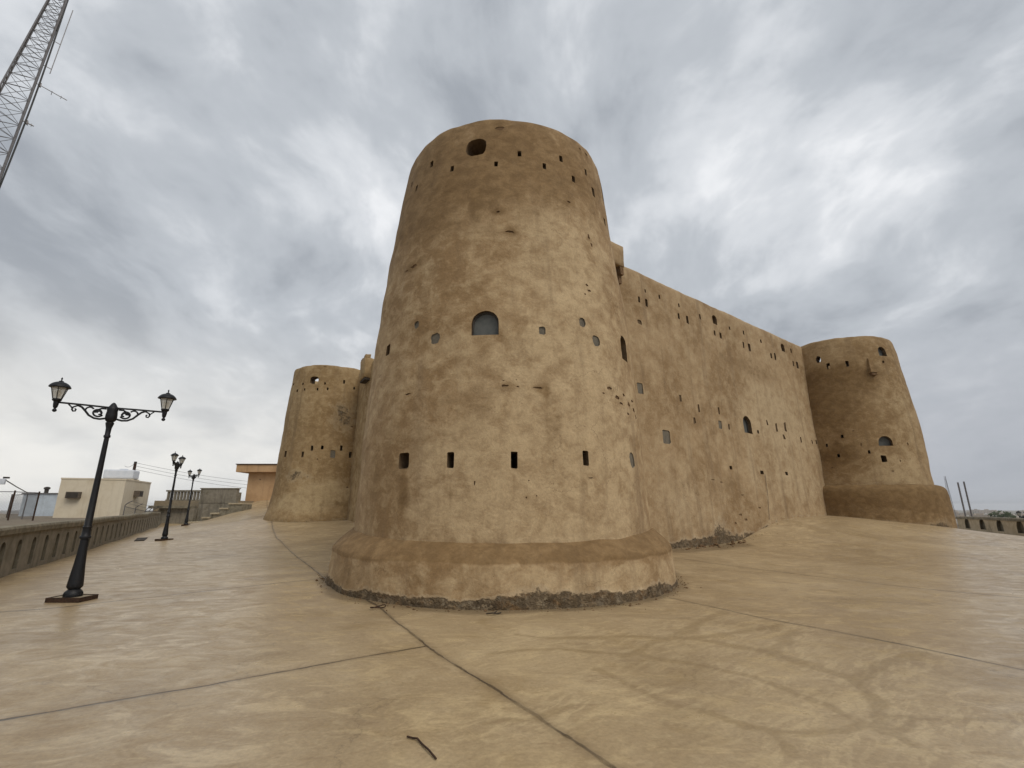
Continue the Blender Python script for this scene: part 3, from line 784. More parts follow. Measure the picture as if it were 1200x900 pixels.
wW = hole(cW, hW, 876, 497.5, 10, 20.5, 'arch', .5, 1, .01, 1.0)
chips(cW, hW, [(890,595,5,3),(868,603,7,5),(874,609,6,5),(862,613,5,5),(870,580,9,2),(835,562,7,2),(845,565,5,2)])
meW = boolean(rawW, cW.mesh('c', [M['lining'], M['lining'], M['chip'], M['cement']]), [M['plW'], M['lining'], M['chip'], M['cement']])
def paintW(co):
    g = ground_np(co[:,0], co[:,1]); h = co[:,2]-g
    t = (co[:,0]-TA.x)*WR.u.x+(co[:,1]-TA.y)*WR.u.y
    r = {}
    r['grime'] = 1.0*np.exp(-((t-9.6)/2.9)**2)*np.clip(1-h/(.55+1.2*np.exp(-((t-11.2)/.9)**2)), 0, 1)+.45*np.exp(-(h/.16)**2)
    r['mud'] = .35*blob(co, pt(hW, 850, 420), 4, 1.2)+.45*blob(co, pt(hW, 860, 565), 2.0, .8)+.35*blob(co, pt(hW, 900, 440), 3, .8)+.4*blob(co, pt(hW,790,570), 1.2, .6)
    r['pale'] = .65*blob(co, pt(hW, 915, 505), 3.0, 1.0)+.5*blob(co, pt(hW, 900, 470), 3, 1.0)+.9*blob(co, pt(hW, 880, 540), .22, .9)+.35*blob(co, pt(hW, 800, 590), 1.6, 1.0)+.4*blob(co, pt(hW, 930, 560), 3.0, 1.2)+.30
    return r
finish(meW); paint(meW, OFF, paintW)
wallR = link('curtain_wall', meW, fort); wallR['label'] = 'long right curtain wall pierced by rows of small loopholes'
p, n, t, W, H = wW; add_window(p, n, t, W, H, 'arch', .22, 'narrow arched grey window in the right curtain wall')
meWL = WL.mesh(1.2, 23.5, .25, .25, 9.0); meWL.materials.append(M['plL']); finish(meWL)
paint(meWL, OFF, lambda co: {'pale': .35*np.ones(len(co))})
wallL = link('curtain_wall', meWL, fort); wallL['label'] = 'left curtain wall mostly hidden behind the front tower'
# conduit on the right wall
cd = MB(); P0, P1 = hW(895, 556)[0], hW(901, 609)[0]
cd.tube([P0-OFF+WR.n*.03, (P0+P1)/2-OFF+WR.n*.06, P1-OFF+WR.n*.03], .008, 6); link('conduit', cd.mesh('conduit', M['cement']), wallR)

# ---- machicolation boxes
def lumpy(name, mb, mats, parent, sub=3, amp=.02, mud=.4, pale=0.0):
    me = mb.mesh(name, mats)
    bm = bmesh.new(); bm.from_mesh(me)
    bmesh.ops.bevel(bm, geom=list(bm.edges), offset=.03, segments=1, affect='EDGES')
    bmesh.ops.subdivide_edges(bm, edges=bm.edges, cuts=sub, use_grid_fill=True)
    for v in bm.verts:
        q = (v.co+OFF)*2.3
        v.co += Vector((noise.noise(q), noise.noise(q+Vector((7,0,0))), noise.noise(q+Vector((0,7,0)))))*amp*1.6
    bm.to_mesh(me); bm.free(); finish(me, 50)
    paint(me, OFF, lambda co: {'mud': mud*np.ones(len(co)), 'pale': pale*np.ones(len(co))})
    return link(name, me, parent)
# right wall, beside the front tower
b0 = WR.pt(5.65, 10.7, 0)-OFF
mb = MB(); mb.fbox(Vector((b0.x, b0.y, 0)), WR.u, WR.n, UP, (-1.3,-.45,10.40), (.36,.30,11.27))
mach = lumpy('machicolation', mb, M['plW'], fort, 3, .015, .1, .2)
for k in (-.9, -.3, .22):
    cb = MB(); cb.fbox(Vector((b0.x, b0.y, 0)), WR.u, WR.n, UP, (k-.09,-.1,10.08), (k+.09,.27,10.385)); cb.fbox(Vector((b0.x, b0.y, 0)), WR.u, WR.n, UP, (k-.08,-.1,9.76), (k+.08,.16,10.078))
    link('corbel', cb.mesh('corbel', M['chip']), mach)
# left wall, near the far left tower
q0 = WL.pt(19.0, 9.5, 0)-OFF; O2 = Vector((q0.x, q0.y, 0))
mb = MB()
mb.fbox(O2, WL.u, WL.n, UP, (-.62,-.4,9.42), (.62,.42,10.72))
mach2 = lumpy('machicolation', mb, M['plL'], fort, 3, .04, .3, .2)
for a0, a1, z1 in ((-.60,-.08,10.96),(-.05,.30,10.89),(.33,.60,10.82)):
    mb = MB(); mb.fbox(O2, WL.u, WL.n, UP, (a0,.06,10.70), (a1,.40,z1)); lumpy('merlon', mb, M['plL'], mach2, 2, .035, .3, .1)
ml = MB(); ml.fbox(O2, WL.u, WL.n, UP, (-.56,-.3,9.30), (.56,.36,9.44)); link('box_floor', ml.mesh('box_floor', M['wood']), mach2)

# ------------------------------------------------------------------ rubble at the wall foot
rb = MB(); rr = random.Random(3)
for i in range(26):
    k = rr.random(); base = WR.pt(7.4+4.8*k, 0, 0); r = rr.uniform(.025, .085)*(1.25 if rr.random() < .3 else .8)
    x, y = base.x+WR.n.x*rr.uniform(.0, .45), base.y+WR.n.y*rr.uniform(.0, .45)
    z = ground(x, y); bmx = bmesh.new(); bmesh.ops.create_icosphere(bmx, subdivisions=1, radius=r)
    for v in bmx.verts: v.co = Vector((v.co.x*rr.uniform(.8,1.3), v.co.y*rr.uniform(.8,1.3), v.co.z*rr.uniform(.5,.8)))
    rb.add([v.co+Vector((x, y, z+r*.25)) for v in bmx.verts], [tuple(v.index for v in f.verts) for f in bmx.faces]); bmx.free()
tag(rb.build('rubble', M['chip']), 'small mud crumbs fallen along the foot of the right curtain wall', 'rubble', kind='stuff')

gt = MB(); rr = random.Random(21)
for i in range(420):
    if i < 300:
        a = rr.uniform(-2.0, 1.9); rad = 4.02+abs(rr.gauss(0, .16)); x, y = TA.x+rad*math.sin(a), TA.y-rad*math.cos(a)
    else:
        k = rr.random(); b_ = WR.pt(4.5+12*k, 0, 0); o_ = abs(rr.gauss(.05, .35)); x, y = b_.x+WR.n.x*o_, b_.y+WR.n.y*o_
    r = rr.uniform(.006, .022)*(1.8 if rr.random() < .08 else 1); z = ground(x, y)+r*.2
    c8 = [Vector((x, y, z))+Vector((sx*r*rr.uniform(.6,1.2), sy*r*rr.uniform(.6,1.2), sz*r*rr.uniform(.4,.8))) for sx, sy, sz in ((1,0,0),(-1,0,0),(0,1,0),(0,-1,0),(0,0,1),(0,0,-1))]
    gt.add(c8, [(0,2,4),(2,1,4),(1,3,4),(3,0,4),(2,0,5),(1,2,5),(3,1,5),(0,3,5)])
tag(gt.build('grit', M['chip']), 'loose plaster grit scattered along the foot of the fort', 'grit', kind='stuff')

# ------------------------------------------------------------------ street lamps
def make_lamp():
    root = empty('street_lamp')
    pl = MB(); pl.box((-.29,-.18,-.05), (.29,.18,.055), rz=-.63, c=(0,0,0)); base = pl.build('base_slab', M['slab'], root, local=True, bevel=.006)
    ed = MB(); 
    for lo, hi in (((-.32,-.212,-.05),(.32,-.183,.065)), ((-.32,.183,-.05),(.32,.212,.065)), ((-.322,-.180,-.05),(-.293,.180,.063)), ((.293,-.180,-.05),(.322,.180,.063))): ed.box(lo, hi, rz=-.63, c=(0,0,0))
    ed.build('edge_frame', M['rust'], base, local=True)
    p = MB(); p.lathe([(.06,.17),(.10,.175),(.14,.158),(.17,.125),(.19,.105),(.21,.13),(.24,.146),(.30,.140),(.45,.125),(.65,.102),(.85,.087),(1.05,.078),(1.10,.078),(1.115,.104),(1.15,.106),(1.17,.084),
               (1.24,.080),(1.30,.077),(1.33,.090),(1.36,.072),(2.2,.061),(3.0,.050),(3.10,.048),(3.11,.066),(3.15,.068),(3.165,.052),(3.30,.056),(3.38,.078),(3.41,.085),(3.43,.066)], 20); p.v = [Vector((q.x*.87, q.y*.87, q.z)) for q in p.v]
    p.build('pole', M['iron'], root, smooth=45, local=True)
    h = MB(); h.lathe([(3.43,.055),(3.46,.085),(3.50,.10),(3.58,.10),(3.66,.09),(3.72,.098),(3.75,.08),(3.78,.06),(3.81,.045),(3.835,.025),(3.845,.010)], 16)
    h.build('hub', M['iron'], root, smooth=45, local=True)
    for sx in (-1, 1):
        a = MB(); X = lambda v: sx*v*.90
        a.tube([(X(.08),0,3.735),(X(.5),0,3.742),(X(.94),0,3.745)], .019, 8)
        def arc(cx, cz, r, a0, a1, n=14, sq=1.0, sp=0.0): 
            return [(X(cx+(r-sp*i/n)*math.cos(a0+(a1-a0)*i/n)), 0, cz+sq*(r-sp*i/n)*math.sin(a0+(a1-a0)*i/n)) for i in range(n+1)]
        a.tube([(X(.10),0,3.50),(X(.20),0,3.478),(X(.30),0,3.488),(X(.40),0,3.54),(X(.47),0,3.62),(X(.54),0,3.69),(X(.62),0,3.725)], .021, 7)
        a.tube(arc(.25, 3.61, .105, -2.6, 3.4, 18, .85, .05), .018, 6)
        a.tube(arc(.22, 3.60, .05, 0, 5.2, 14, .9, .02), .017, 6)
        a.tube(arc(.40, 3.64, .075, -1.2, 2.6, 12, .9), .017, 6)
        a.tube([(X(.11),0,3.70),(X(.20),0,3.70),(X(.27),0,3.66),(X(.31),0,3.60)], .017, 6)
        a.tube([(X(.56),0,3.70),(X(.62),0,3.715),(X(.69),0,3.68),(X(.705),0,3.63),(X(.68),0,3.595),(X(.645),0,3.60),(X(.635),0,3.635),(X(.66),0,3.65)], .016, 6)
        a.tube([(X(.70),0,3.65),(X(.735),0,3.69),(X(.78),0,3.73)], .014, 6)
        a.build('scroll_arm', M['iron'], root, smooth=50, local=True)
        L = empty('lantern', (X(.985), 0, 3.70)); L.parent = root; L.scale = (.84,.84,.91)
        s = MB(); s.lathe([(-.17,.012),(-.155,.035),(-.135,.045),(-.11,.038),(-.095,.02),(-.06,.042),(.0,.052),(.06,.055),(.085,.085),(.11,.092),(.125,.088)], 12)
        s.build('stem', M['iron'], L, smooth=45, local=True)
        g = MB(); g.lathe([(.128,.085),(.375,.158)], 6, cap=False, rot=math.pi/6); g.lathe([(.128,.081),(.375,.154)], 6, cap=False, rot=math.pi/6)
        g.build('glass', M['glass'], L, local=True)
        b = MB()
        for k in range(6):
            w = math.pi/6+k*math.pi/3; b.tube([(.088*math.cos(w),.088*math.sin(w),.125),(.163*math.cos(w),.163*math.sin(w),.378)], .009, 5)
        b.build('cage', M['iron'], L, local=True)
        bb = MB(); bb.lathe([(.126,.02),(.17,.024),(.20,.045),(.25,.055),(.29,.045),(.315,.012)], 12); bb.build('bulb', M['bulb'], L, smooth=60, local=True)
        rf = MB(); rf.lathe([(.372,.185),(.380,.208),(.392,.208),(.415,.195),(.445,.172),(.475,.135),(.495,.095),(.505,.060),(.508,.048),(.525,.048),(.53,.022),(.555,.010),(.575,.018),(.59,.018),(.612,.005)], 18)
        rf.build('cap', M['iron'], L, smooth=40, local=True)
    return root
G = 'black lamp posts on the forecourt'
lamp = make_lamp()
def put(o, p, ang, label): o.location = p; o.scale = (.935,.935,.935); o.rotation_euler = (0, 0, ang); tag(o, label, 'street lamp', G); return o
P1 = Vector((-7.86, 9.2, ground(-7.86, 9.2)+.01))
put(lamp, P1, math.atan2(.55, .76), 'nearest black twin lantern street lamp on a rusty edged slab')
l2 = copy_tree(lamp); put(l2, (-16.0, 23.0, ground(-16.0, 23.0)), math.atan2(.86, -.38), 'middle black twin lantern lamp beside the dark drain cover')
l3 = copy_tree(lamp); put(l3, (-23.2, 35.3, ground(-23.2, 35.3)), math.atan2(-.55, .75), 'farthest black twin lantern lamp standing by the concrete steps')
l4 = copy_tree(lamp); q = at_y(1198, 600, 38.0); put(l4, (q.x, 38.0, -2.55), math.radians(30), 'black lamp top peeking over the right parapet wall')

# ------------------------------------------------------------------ parapet walls with arched niches
def parapet(name, S0, d, nrm, L, z_of, label, spacing=1.1, w=.42, hgt=1.17, first=.3, depth=.13, mat='concrete'):
    root = empty(name, (S0.x, S0.y, z_of(S0.x, S0.y))); tag(root, label, 'parapet wall')
    d3, n3 = Vector((d.x, d.y, 0)), Vector((nrm.x, nrm.y, 0))
    body = MB(); N = int(L/1.1)
    secs = []
    for i in range(N+1):
        t = L*i/N; b = Vector((S0.x, S0.y, 0))+d3*t; g = z_of(b.x, b.y)
        secs.append((b, g))
    vs = []; fs = []
    for b, g in secs: vs += [b+UP*(g-.5), b+UP*(g+hgt-.18), b+n3*.24+UP*(g+hgt-.18), b+n3*.24+UP*(g-.9)]
    for i in range(N):
        for k in range(4): fs.append((i*4+k, i*4+4+k, i*4+4+(k+1)%4, i*4+(k+1)%4))
    fs += [(0,1,2,3), (N*4+3, N*4+2, N*4+1, N*4)]
    body.add(vs, fs, 0)
    cut = MB(); t = first
    while t < L-.4:
        b = Vector((S0.x, S0.y, 0))+d3*t; g = z_of(b.x, b.y)
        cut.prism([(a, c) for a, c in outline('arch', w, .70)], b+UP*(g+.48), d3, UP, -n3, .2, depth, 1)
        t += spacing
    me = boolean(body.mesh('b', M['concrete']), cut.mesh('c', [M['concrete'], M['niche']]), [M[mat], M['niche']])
    for v in me.vertices: v.co -= Vector(root.location)
    link('niche_panel', me, root)
    cp = MB(); vs = []; fs = []
    for i in range(N*3+1):
        t = L*i/(N*3); b = Vector((S0.x, S0.y, 0))+d3*t; g = z_of(b.x, b.y); j = lambda s: .014*noise.noise(Vector((t*1.3, s, 0)))
        for a, z in ((-.05,hgt-.177),(-.06,hgt-.06),(-.035,hgt-.005),(.28,hgt),(.30,hgt-.05),(.29,hgt-.177)): vs.append(b+n3*(a+j(1.0))+UP*(g+z+j(2.0)))
    for i in range(N*3):
        for k in range(6): fs.append((i*6+k, i*6+6+k, i*6+6+(k+1)%6, i*6+(k+1)%6))
    fs += [tuple(range(6)), tuple(N*18+k for k in range(6))[::-1]]
    cp.add(vs, fs); cp.build('coping', M['coping'], root)
    return root
S0 = BAL0-BALD*5.0
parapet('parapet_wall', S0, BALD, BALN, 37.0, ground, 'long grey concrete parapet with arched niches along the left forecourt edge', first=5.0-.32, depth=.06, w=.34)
rd = Vector((.51, 1)).normalized(); rn = Vector((rd.y, -rd.x))
parapet('parapet_wall', Vector((xright(20), 20)), rd, rn, 19.0, ground, 'low parapet wall with dark niches at the right forecourt edge', 2.7, .9, .95, .9, .16, 'tan_concrete')

# ------------------------------------------------------------------ steps, block wall, terrace
terr = MB(); terr.box((-32.3, 44.3, -1.0), (-24.75, 60, 2.22)); tag(terr.build('terrace', M['slab']), kind='structure')
blk = empty('concrete_wall', (-26, 43.4, 0)); tag(blk, 'tall plain grey concrete wall rising beside the steps', 'concrete wall')
w = MB(); w.box((-27.55, 43.2, -.3), (-24.35, 43.6, 2.0)); w.box((-27.55, 43.17, 2.003), (-24.35, 43.6, 3.22)); w.build('wall_body', M['concrete'], blk, bevel=.015)
w = MB(); w.box((-27.62, 43.12, 3.223), (-24.28, 43.68, 3.30)); w.build('coping', M['coping'], blk, bevel=.015)
lw = empty('low_wall', (-29, 42.9, 0)); tag(lw, 'low grey retaining wall joining the left parapet to the tall wall', 'wall')
w = MB(); w.box((-30.6, 42.7, -.4), (-27.56, 43.15, 1.55)); w.box((-29.4, 42.66, .25), (-28.0, 42.698, 1.2)); w.build('wall_body', M['concrete'], lw, bevel=.012)
w = MB(); w.box((-31.3, 42.3, 1.553), (-27.9, 43.5, 1.78)); w.build('ledge', M['coping'], lw, bevel=.02)
steps = empty('concrete_steps', (-25.5, 42.4, .3)); tag(steps, 'five pale worn concrete steps climbing along the grey wall', 'steps')
xs_ = [-27.3, -26.15, -25.45, -24.75, -24.05, -22.9]; zs_ = [.47, .85, 1.2, 1.6, 2.0]
for k in range(5):
    st = MB(); st.box((xs_[k]+.06, 41.70, -.3), (xs_[k+1]+.05, 43.12+.01*k, zs_[k]-.13), jit=.006); st.build('riser', M['coping'], steps)
    st = MB(); st.box((xs_[k], 41.62, zs_[k]-.128), (xs_[k+1]+.03, 43.13+.01*k, zs_[k]), jit=.006); st.build('tread', M['slab_pale'], steps, bevel=.015)
ub_ = empty('balustrade', (-31, 45.6, 2.22)); tag(ub_, 'grey open balustrade on the terrace left of the tall wall', 'balustrade')
w = MB(); w.box((-32.2, 45.5, 2.22), (-27.7, 45.75, 2.34)); w.build('bottom_rail', M['concrete'], ub_)
w = MB(); w.box((-32.25, 45.47, 3.06), (-27.7, 45.78, 3.2)); w.build('top_rail', M['concrete'], ub_)
bme = None
for k in range(15):
    x = -32.05+.305*k
    if bme is None:
        w = MB(); w.box((-.085, 45.54-45.6, 2.343-2.22), (.085, 45.71-45.6, 3.057-2.22)); bo = w.build('baluster', M['concrete'], ub_, local=True); bme = bo
    else: bo = bme.copy(); COL.objects.link(bo); bo.parent = ub_
    bo.location = (x+31, 0, 0)
lp = MB(); lp.box((-26.5, 46.0, 1.7), (-25.62, 46.28, 3.0)); tag(lp.build('low_wall', M['concrete'], bevel=.02), 'short grey wall stub between the tall wall and the ochre building', 'wall')
# the ochre building
ob = empty('flat_roofed_building', (-22, 48, 2.3)); tag(ob, 'ochre plastered building with overhanging flat slab roof behind the left tower', 'building')
w = MB(); w.box((-25.6, 47.0, 1.8), (-14, 53, 4.92))
wo = w.build('wall', M['ochre'], ob)
w = MB(); w.box((-26.5, 46.32, 4.923), (-13.5, 53.6, 5.62)); ro = w.build('roof_slab', M['ochre'], ob, bevel=.02)
w = MB(); w.box((-26.56, 46.24, 5.623), (-13.4, 53.7, 5.70)); w.build('roof_edge', M['rust'], ro)
for x, z in ((-24.4, 4.25), (-22.5, 4.25)):
    w = MB(); w.lathe([(0,.045),(.1,.045)], 8); 
    w.v = [Vector((x+p.x, 46.93+p.z, z+p.y)) for p in w.v]; w.build('drain_hole', M['frame'], wo)

# ------------------------------------------------------------------ cream house beyond the left parapet
HC = Vector((-31.03, 39.0, 0)); HL_ = HC+Vector((-.937,-.349,0))*4.14
hu = (HC-HL_).normalized(); hn = Vector((hu.y, -hu.x, 0)); hv = Vector((-hu.y, hu.x, 0)); hl = (HC-HL_).length; hw = 5.9
house = empty('house', HL_+UP*.5); tag(house, 'small cream flat roofed house with two window air conditioners', 'house')
w = MB(); w.fbox(HL_, hu, hv, UP, (0,0,-.5), (hl, hw, 3.74)); hwall = w.build('wall', M['cream'], house, bevel=.02)
w = MB(); 
for lo, hi in (((-.03,-.03,3.743),(hl+.03,.15,3.86)), ((-.03,hw-.15,3.743),(hl+.03,hw+.03,3.86)), ((-.03,.153,3.743),(.15,hw-.153,3.855)), ((hl-.15,.153,3.743),(hl+.03,hw-.153,3.855))): w.fbox(HL_, hu, hv, UP, lo, hi)
w.build('roof_parapet', M['cream'], house)
def air_con(O, ax, ay):
    w = MB(); w.fbox(O, ax, ay, UP, (-.42,-.12,-.24), (.42,.42,.24)); a = w.build('air_conditioner', M['brown_ac'], house, bevel=.012)
    g = MB()
    for i in range(7): g.fbox(O, ax, ay, UP, (-.36,.422,-.19+i*.058), (.36,.436,-.158+i*.058))
    g.build('grille', M['frame'], a)
air_con(HL_+hu*1.05+UP*2.55, hu, hn)
air_con(HL_+hu*hl+hv*2.6+UP*2.75, hv, hu)
tk = empty('water_tank', HL_+hu*3.0+hv*2.6+UP*3.86); tag(tk, 'white rectangular water tank on the cream house roof', 'water tank')
w = MB(); w.fbox(HL_+hu*3.0+hv*2.6, hu, hv, UP, (-1.15,-.7,3.95), (.95,.75,4.7)); w.build('tank_body', M['white'], tk, bevel=.12)
w = MB(); w.lathe([(4.69,.3),(4.77,.3),(4.80,.24)], 14, c=HL_+hu*3.0+hv*2.6); w.build('lid', M['white'], tk, smooth=40)
w = MB(); w.fbox(HL_+hu*3.0+hv*2.6, hu, hv, UP, (-1.2,-.72,3.862), (1.0,-.5,3.948)); w.fbox(HL_+hu*3.0+hv*2.6, hu, hv, UP, (-1.2,.5,3.862), (1.0,.72,3.948)); w.build('support', M['cream'], tk)
# power pole and wires
pp = at_y(155.5, 563, 47.0); top = at_y(159, 541, 47.0)
pole = empty('power_pole', (top.x, 47.0, tz(top.x, 47))); tag(pole, 'dark timber power pole behind the cream house', 'power pole')
w = MB(); w.tube([(top.x, 47, tz(top.x, 47)-.5), (top.x, 47, top.z)], [.16, .12], 10); w.build('post', M['wood'], pole, smooth=60)
w = MB(); w.fbox(Vector((top.x, 47, top.z-.35)), Vector((.8,.6,0)), Vector((-.6,.8,0)), UP, (-.09,-.12,-.75), (.09,.12,.1)); w.build('bracket', M['rust'], pole)
def catenary(a, b, sag, n=24): return [a.lerp(b, i/n)-UP*sag*4*(i/n)*(1-i/n) for i in range(n+1)]
for i, (dz, yy) in enumerate(((0.0, 560), (-.3, 564), (-.62, 568))):
    a = Vector((top.x, 47, top.z-.1+dz)); b = at_y(300, yy, 62.0); b = a+(b-a)*1.6
    w = MB(); w.tube(catenary(a, b, .55), .014, 5)
    tag(w.build('power_line', M['wire']), ['topmost power line running right from the timber pole', 'middle power line running right from the timber pole', 'lowest power line running right from the timber pole'][i], 'power line', 'power lines from the pole')
w = MB(); w.tube(catenary(Vector((top.x, 47, top.z-.05)), HL_+hu*3.0+hv*2.6+UP*5.05, .25), .015, 5); tag(w.build('cable', M['wire']), 'sagging cable between power pole and white water tank', 'cable')
# pale shed
shp = at_y(49, 590, 46); sh = empty('shed', (shp.x, 46, .8)); tag(sh, 'pale blue white metal shed left of the cream house', 'shed')
x0 = at_y(33, 578, 46).x; x1 = at_y(65, 578, 46).x; zt = at_y(45, 579, 46).z
w = MB(); w.box((x0, 45.6, .2), (x1+.6, 48.4, zt), rz=.12); sw = w.build('wall', M['shed'], sh, bevel=.01)
w = MB(); w.box((x0-.12, 45.5, zt+.003), (x1+.72, 48.5, zt+.10), rz=.12); sr_ = w.build('roof', M['galv'], sh)
w = MB(); w.lathe([(zt+.1,.16),(zt+.45,.16),(zt+.47,.24),(zt+.62,.24),(zt+.7,.1)], 10, c=(at_y(47,577,46).x, 46.6, 0)); w.build('vent', M['frame'], sr_, smooth=40)
# outdoor light on a long arm
e0, e1 = at_y(33, 578, 34), at_y(4, 561, 30)
fl = empty('floodlight', (e0.x, 34, tz(e0.x, 34))); tag(fl, 'white floodlight on a long slanted arm above the left fence', 'floodlight')
w = MB(); w.tube([(e0.x, 34, tz(e0.x, 34)-.3), (e0.x, 34, e0.z)], .035, 8); w.build('post', M['galv'], fl)
w = MB(); w.tube([e0, e0.lerp(e1, .5)-UP*.02, e1], .032, 8); w.build('arm', M['galv'], fl)
w = MB(); w.fbox(e1, Vector((.8,.6,0)), Vector((-.6,.8,0)), UP, (-.38,-.16,-.34), (.12,.16,.0)); w.build('lamp_head', M['white'], fl, bevel=.03)
w = MB(); w.fbox(e1, Vector((.8,.6,0)), Vector((-.6,.8,0)), UP, (-.02,-.1,.02), (.26,.1,.12)); w.build('sensor', M['frame'], fl, bevel=.02)
# chain link fences
def fence(pts, h, label, curl=False, thick=.045, barb=2):
    P = [Vector((x, y, tz(x, y))) for x, y in pts]
    root = empty('chain_link_fence', P[0]); tag(root, label, 'fence')
    for i, p in enumerate(P):
        m = MB(); pts_ = [p-UP*.3, p+UP*h]
        if curl: pts_ += [p+UP*(h+.12)+Vector((.10,.02,0)), p+UP*(h+.22)+Vector((.24,.05,0)), p+UP*(h+.30)+Vector((.42,.08,0))]
        m.tube(pts_, thick, 7); m.build('fence_post', M['rust'] if not curl else M['galv'], root)
    ra = MB(); ra.tube([p+UP*(h-.08) for p in P], .022, 6); ra.build('top_rail', M['galv'], root)
    me_ = MB()
    for a, b in zip(P, P[1:]):
        L = (b-a).length; n = int(L/.16)
        for i in range(-int(h/.16), n):
            for sgn in (0, 1):
                q0, q1 = i*.16, i*.16+h-.15
                c0, c1 = max(q0, 0), min(q1, L)
                if c1 <= c0: continue
                f0, f1 = (c0-q0), (c1-q0)
                z0, z1 = (f0, f1) if sgn == 0 else (h-.15-f0, h-.15-f1)
                A, B = a.lerp(b, c0/L)+UP*(z0+.05), a.lerp(b, c1/L)+UP*(z1+.05)
                me_.tube([A, B], .0028, 3, caps=False)
    me_.build('wire_mesh', M['galv'], root)
    if curl:
        for j in range(barb):
            m = MB(); m.tube([p+UP*(h+.14+.14*j)+Vector((.14+.24*j,.03+.04*j,0)) for p in P], .008, 4); m.build('barbed_wire', M['wire'], root)
    return root
f1a = at_y(-28, 600, 27); 
fence([(-33.5,27),(at_y(14,590,29).x,29),(at_y(43,590,31).x,31),(at_y(40,600,38).x-1,37)], 1.75, 'rusty posted chain link fence left of the cream house')
fence([(at_y(147,590,34.5).x,34.5),(at_y(160,590,37).x,37),(at_y(172,590,39).x,39),(at_y(176.5,590,40.5).x,40.5),(at_y(181,590,42).x,42),(at_y(187,590,44).x,44)], 1.95, 'grey chain link fence with bent barbed tops right of the cream house', True, .03)

# ------------------------------------------------------------------ lattice mast
def lattice(name, label, base, r_leg, H, wb, wt, right_vertical, mats, step=.75, cat='radio mast', yaw=0.0, lean=Vector((0,0,0))):
    root = empty(name, base); tag(root, label, cat)
    legs = []
    for kk in range(3):
        a = yaw+2*math.pi*kk/3
        legs.append(lambda z, a=a: Vector((math.cos(a), math.sin(a), 0))*(wb+(wt-wb)*z/H)/1.732+right_vertical*((wb-wt)*z/H)+lean*z+UP*z)
    for kk, f in enumerate(legs):
        m = MB(); m.tube([f(0), f(H*.5), f(H)], r_leg*(1.7 if kk == 0 else 1.0), 8); m.build('leg', mats, root, local=True)
    br = MB(); z = 0.0
    i = 0
    while z < H-step:
        w = wb+(wt-wb)*z/H; st_ = max(step*.6, w*.62)
        z2 = min(z+st_, H)
        for kk in range(3):
            f, g = legs[kk], legs[(kk+1)%3]
            br.tube([f(z), g(z)], r_leg*.40, 5); br.tube([f(z), g(z2)], r_leg*.40, 5); br.tube([g(z), f(z2)], r_leg*.34, 5)
        z = z2; i += 1
    br.build('bracing', mats, root, local=True)
    return root, legs
mu = Vector((.78, -.62, 0))      # towards image right as seen from the forecourt
mb_ = Vector((-25.98, 18.1, 0)); mb_.z = tz(mb_.x, mb_.y)-.2
mast, legs = lattice('radio_mast', 'tall tapering grey lattice radio mast at the upper left', mb_, .034, 33.5, 2.75, .2, Vector((.62*.58,.78*.58,0)), M['galv'], .8, yaw=math.atan2(.78, .62), lean=Vector((.62,.78,0))*.03)
f0 = legs[0]
def on_mast(px, py):       # height on the thick leg as seen at a pixel row
    d = ray(px, py); s = math.hypot(mb_.x, mb_.y)/math.hypot(d.x, d.y); return EYE+d.z*s-mb_.z
for (pa, pb, r) in (((84,12),(56,86),.018), ((46,100),(86,124),.02), ((31,144),(38,151),.03)):
    z0, z1 = on_mast(*pa), on_mast(*pb)
    m = MB()
    if pa[0] == 84: m.tube([f0(z1)+Vector((.22,.28,0)), f0(z0)+Vector((.22,.28,.0))], r, 6); m.tube([f0(z1+.3), f0(z1+.3)+Vector((.22,.28,0))], .02, 5); m.tube([f0(z1+2), f0(z1+2)+Vector((.22,.28,0))], .02, 5)
    else:
        L = 1.25 if pa[0] == 46 else .45
        e = f0(z0)+Vector((.62,.78,-.10))*L
        m.tube([f0(z0), e], r, 6); m.tube([e-Vector((.3,.38,0))*L+UP*.12, e-Vector((.3,.38,0))*L-UP*.12], .014, 5); m.tube([e-Vector((.12,.15,0))*L+UP*.09, e-Vector((.12,.15,0))*L-UP*.09], .012, 5)
        m.fbox(f0(z0), Vector((.62,.78,0)), Vector((-.78,.62,0)), UP, (.1,-.06,-.1), (.22,.06,.1))
    m.build('antenna', M['galv'], mast, local=True)
m = MB(); m.tube([f0(z)+Vector((.09*math.cos(z*.3)+.05,.07,0)) for z in np.arange(2, 32, .6)], .035, 6); m.build('cable', M['wire'], mast, local=True)

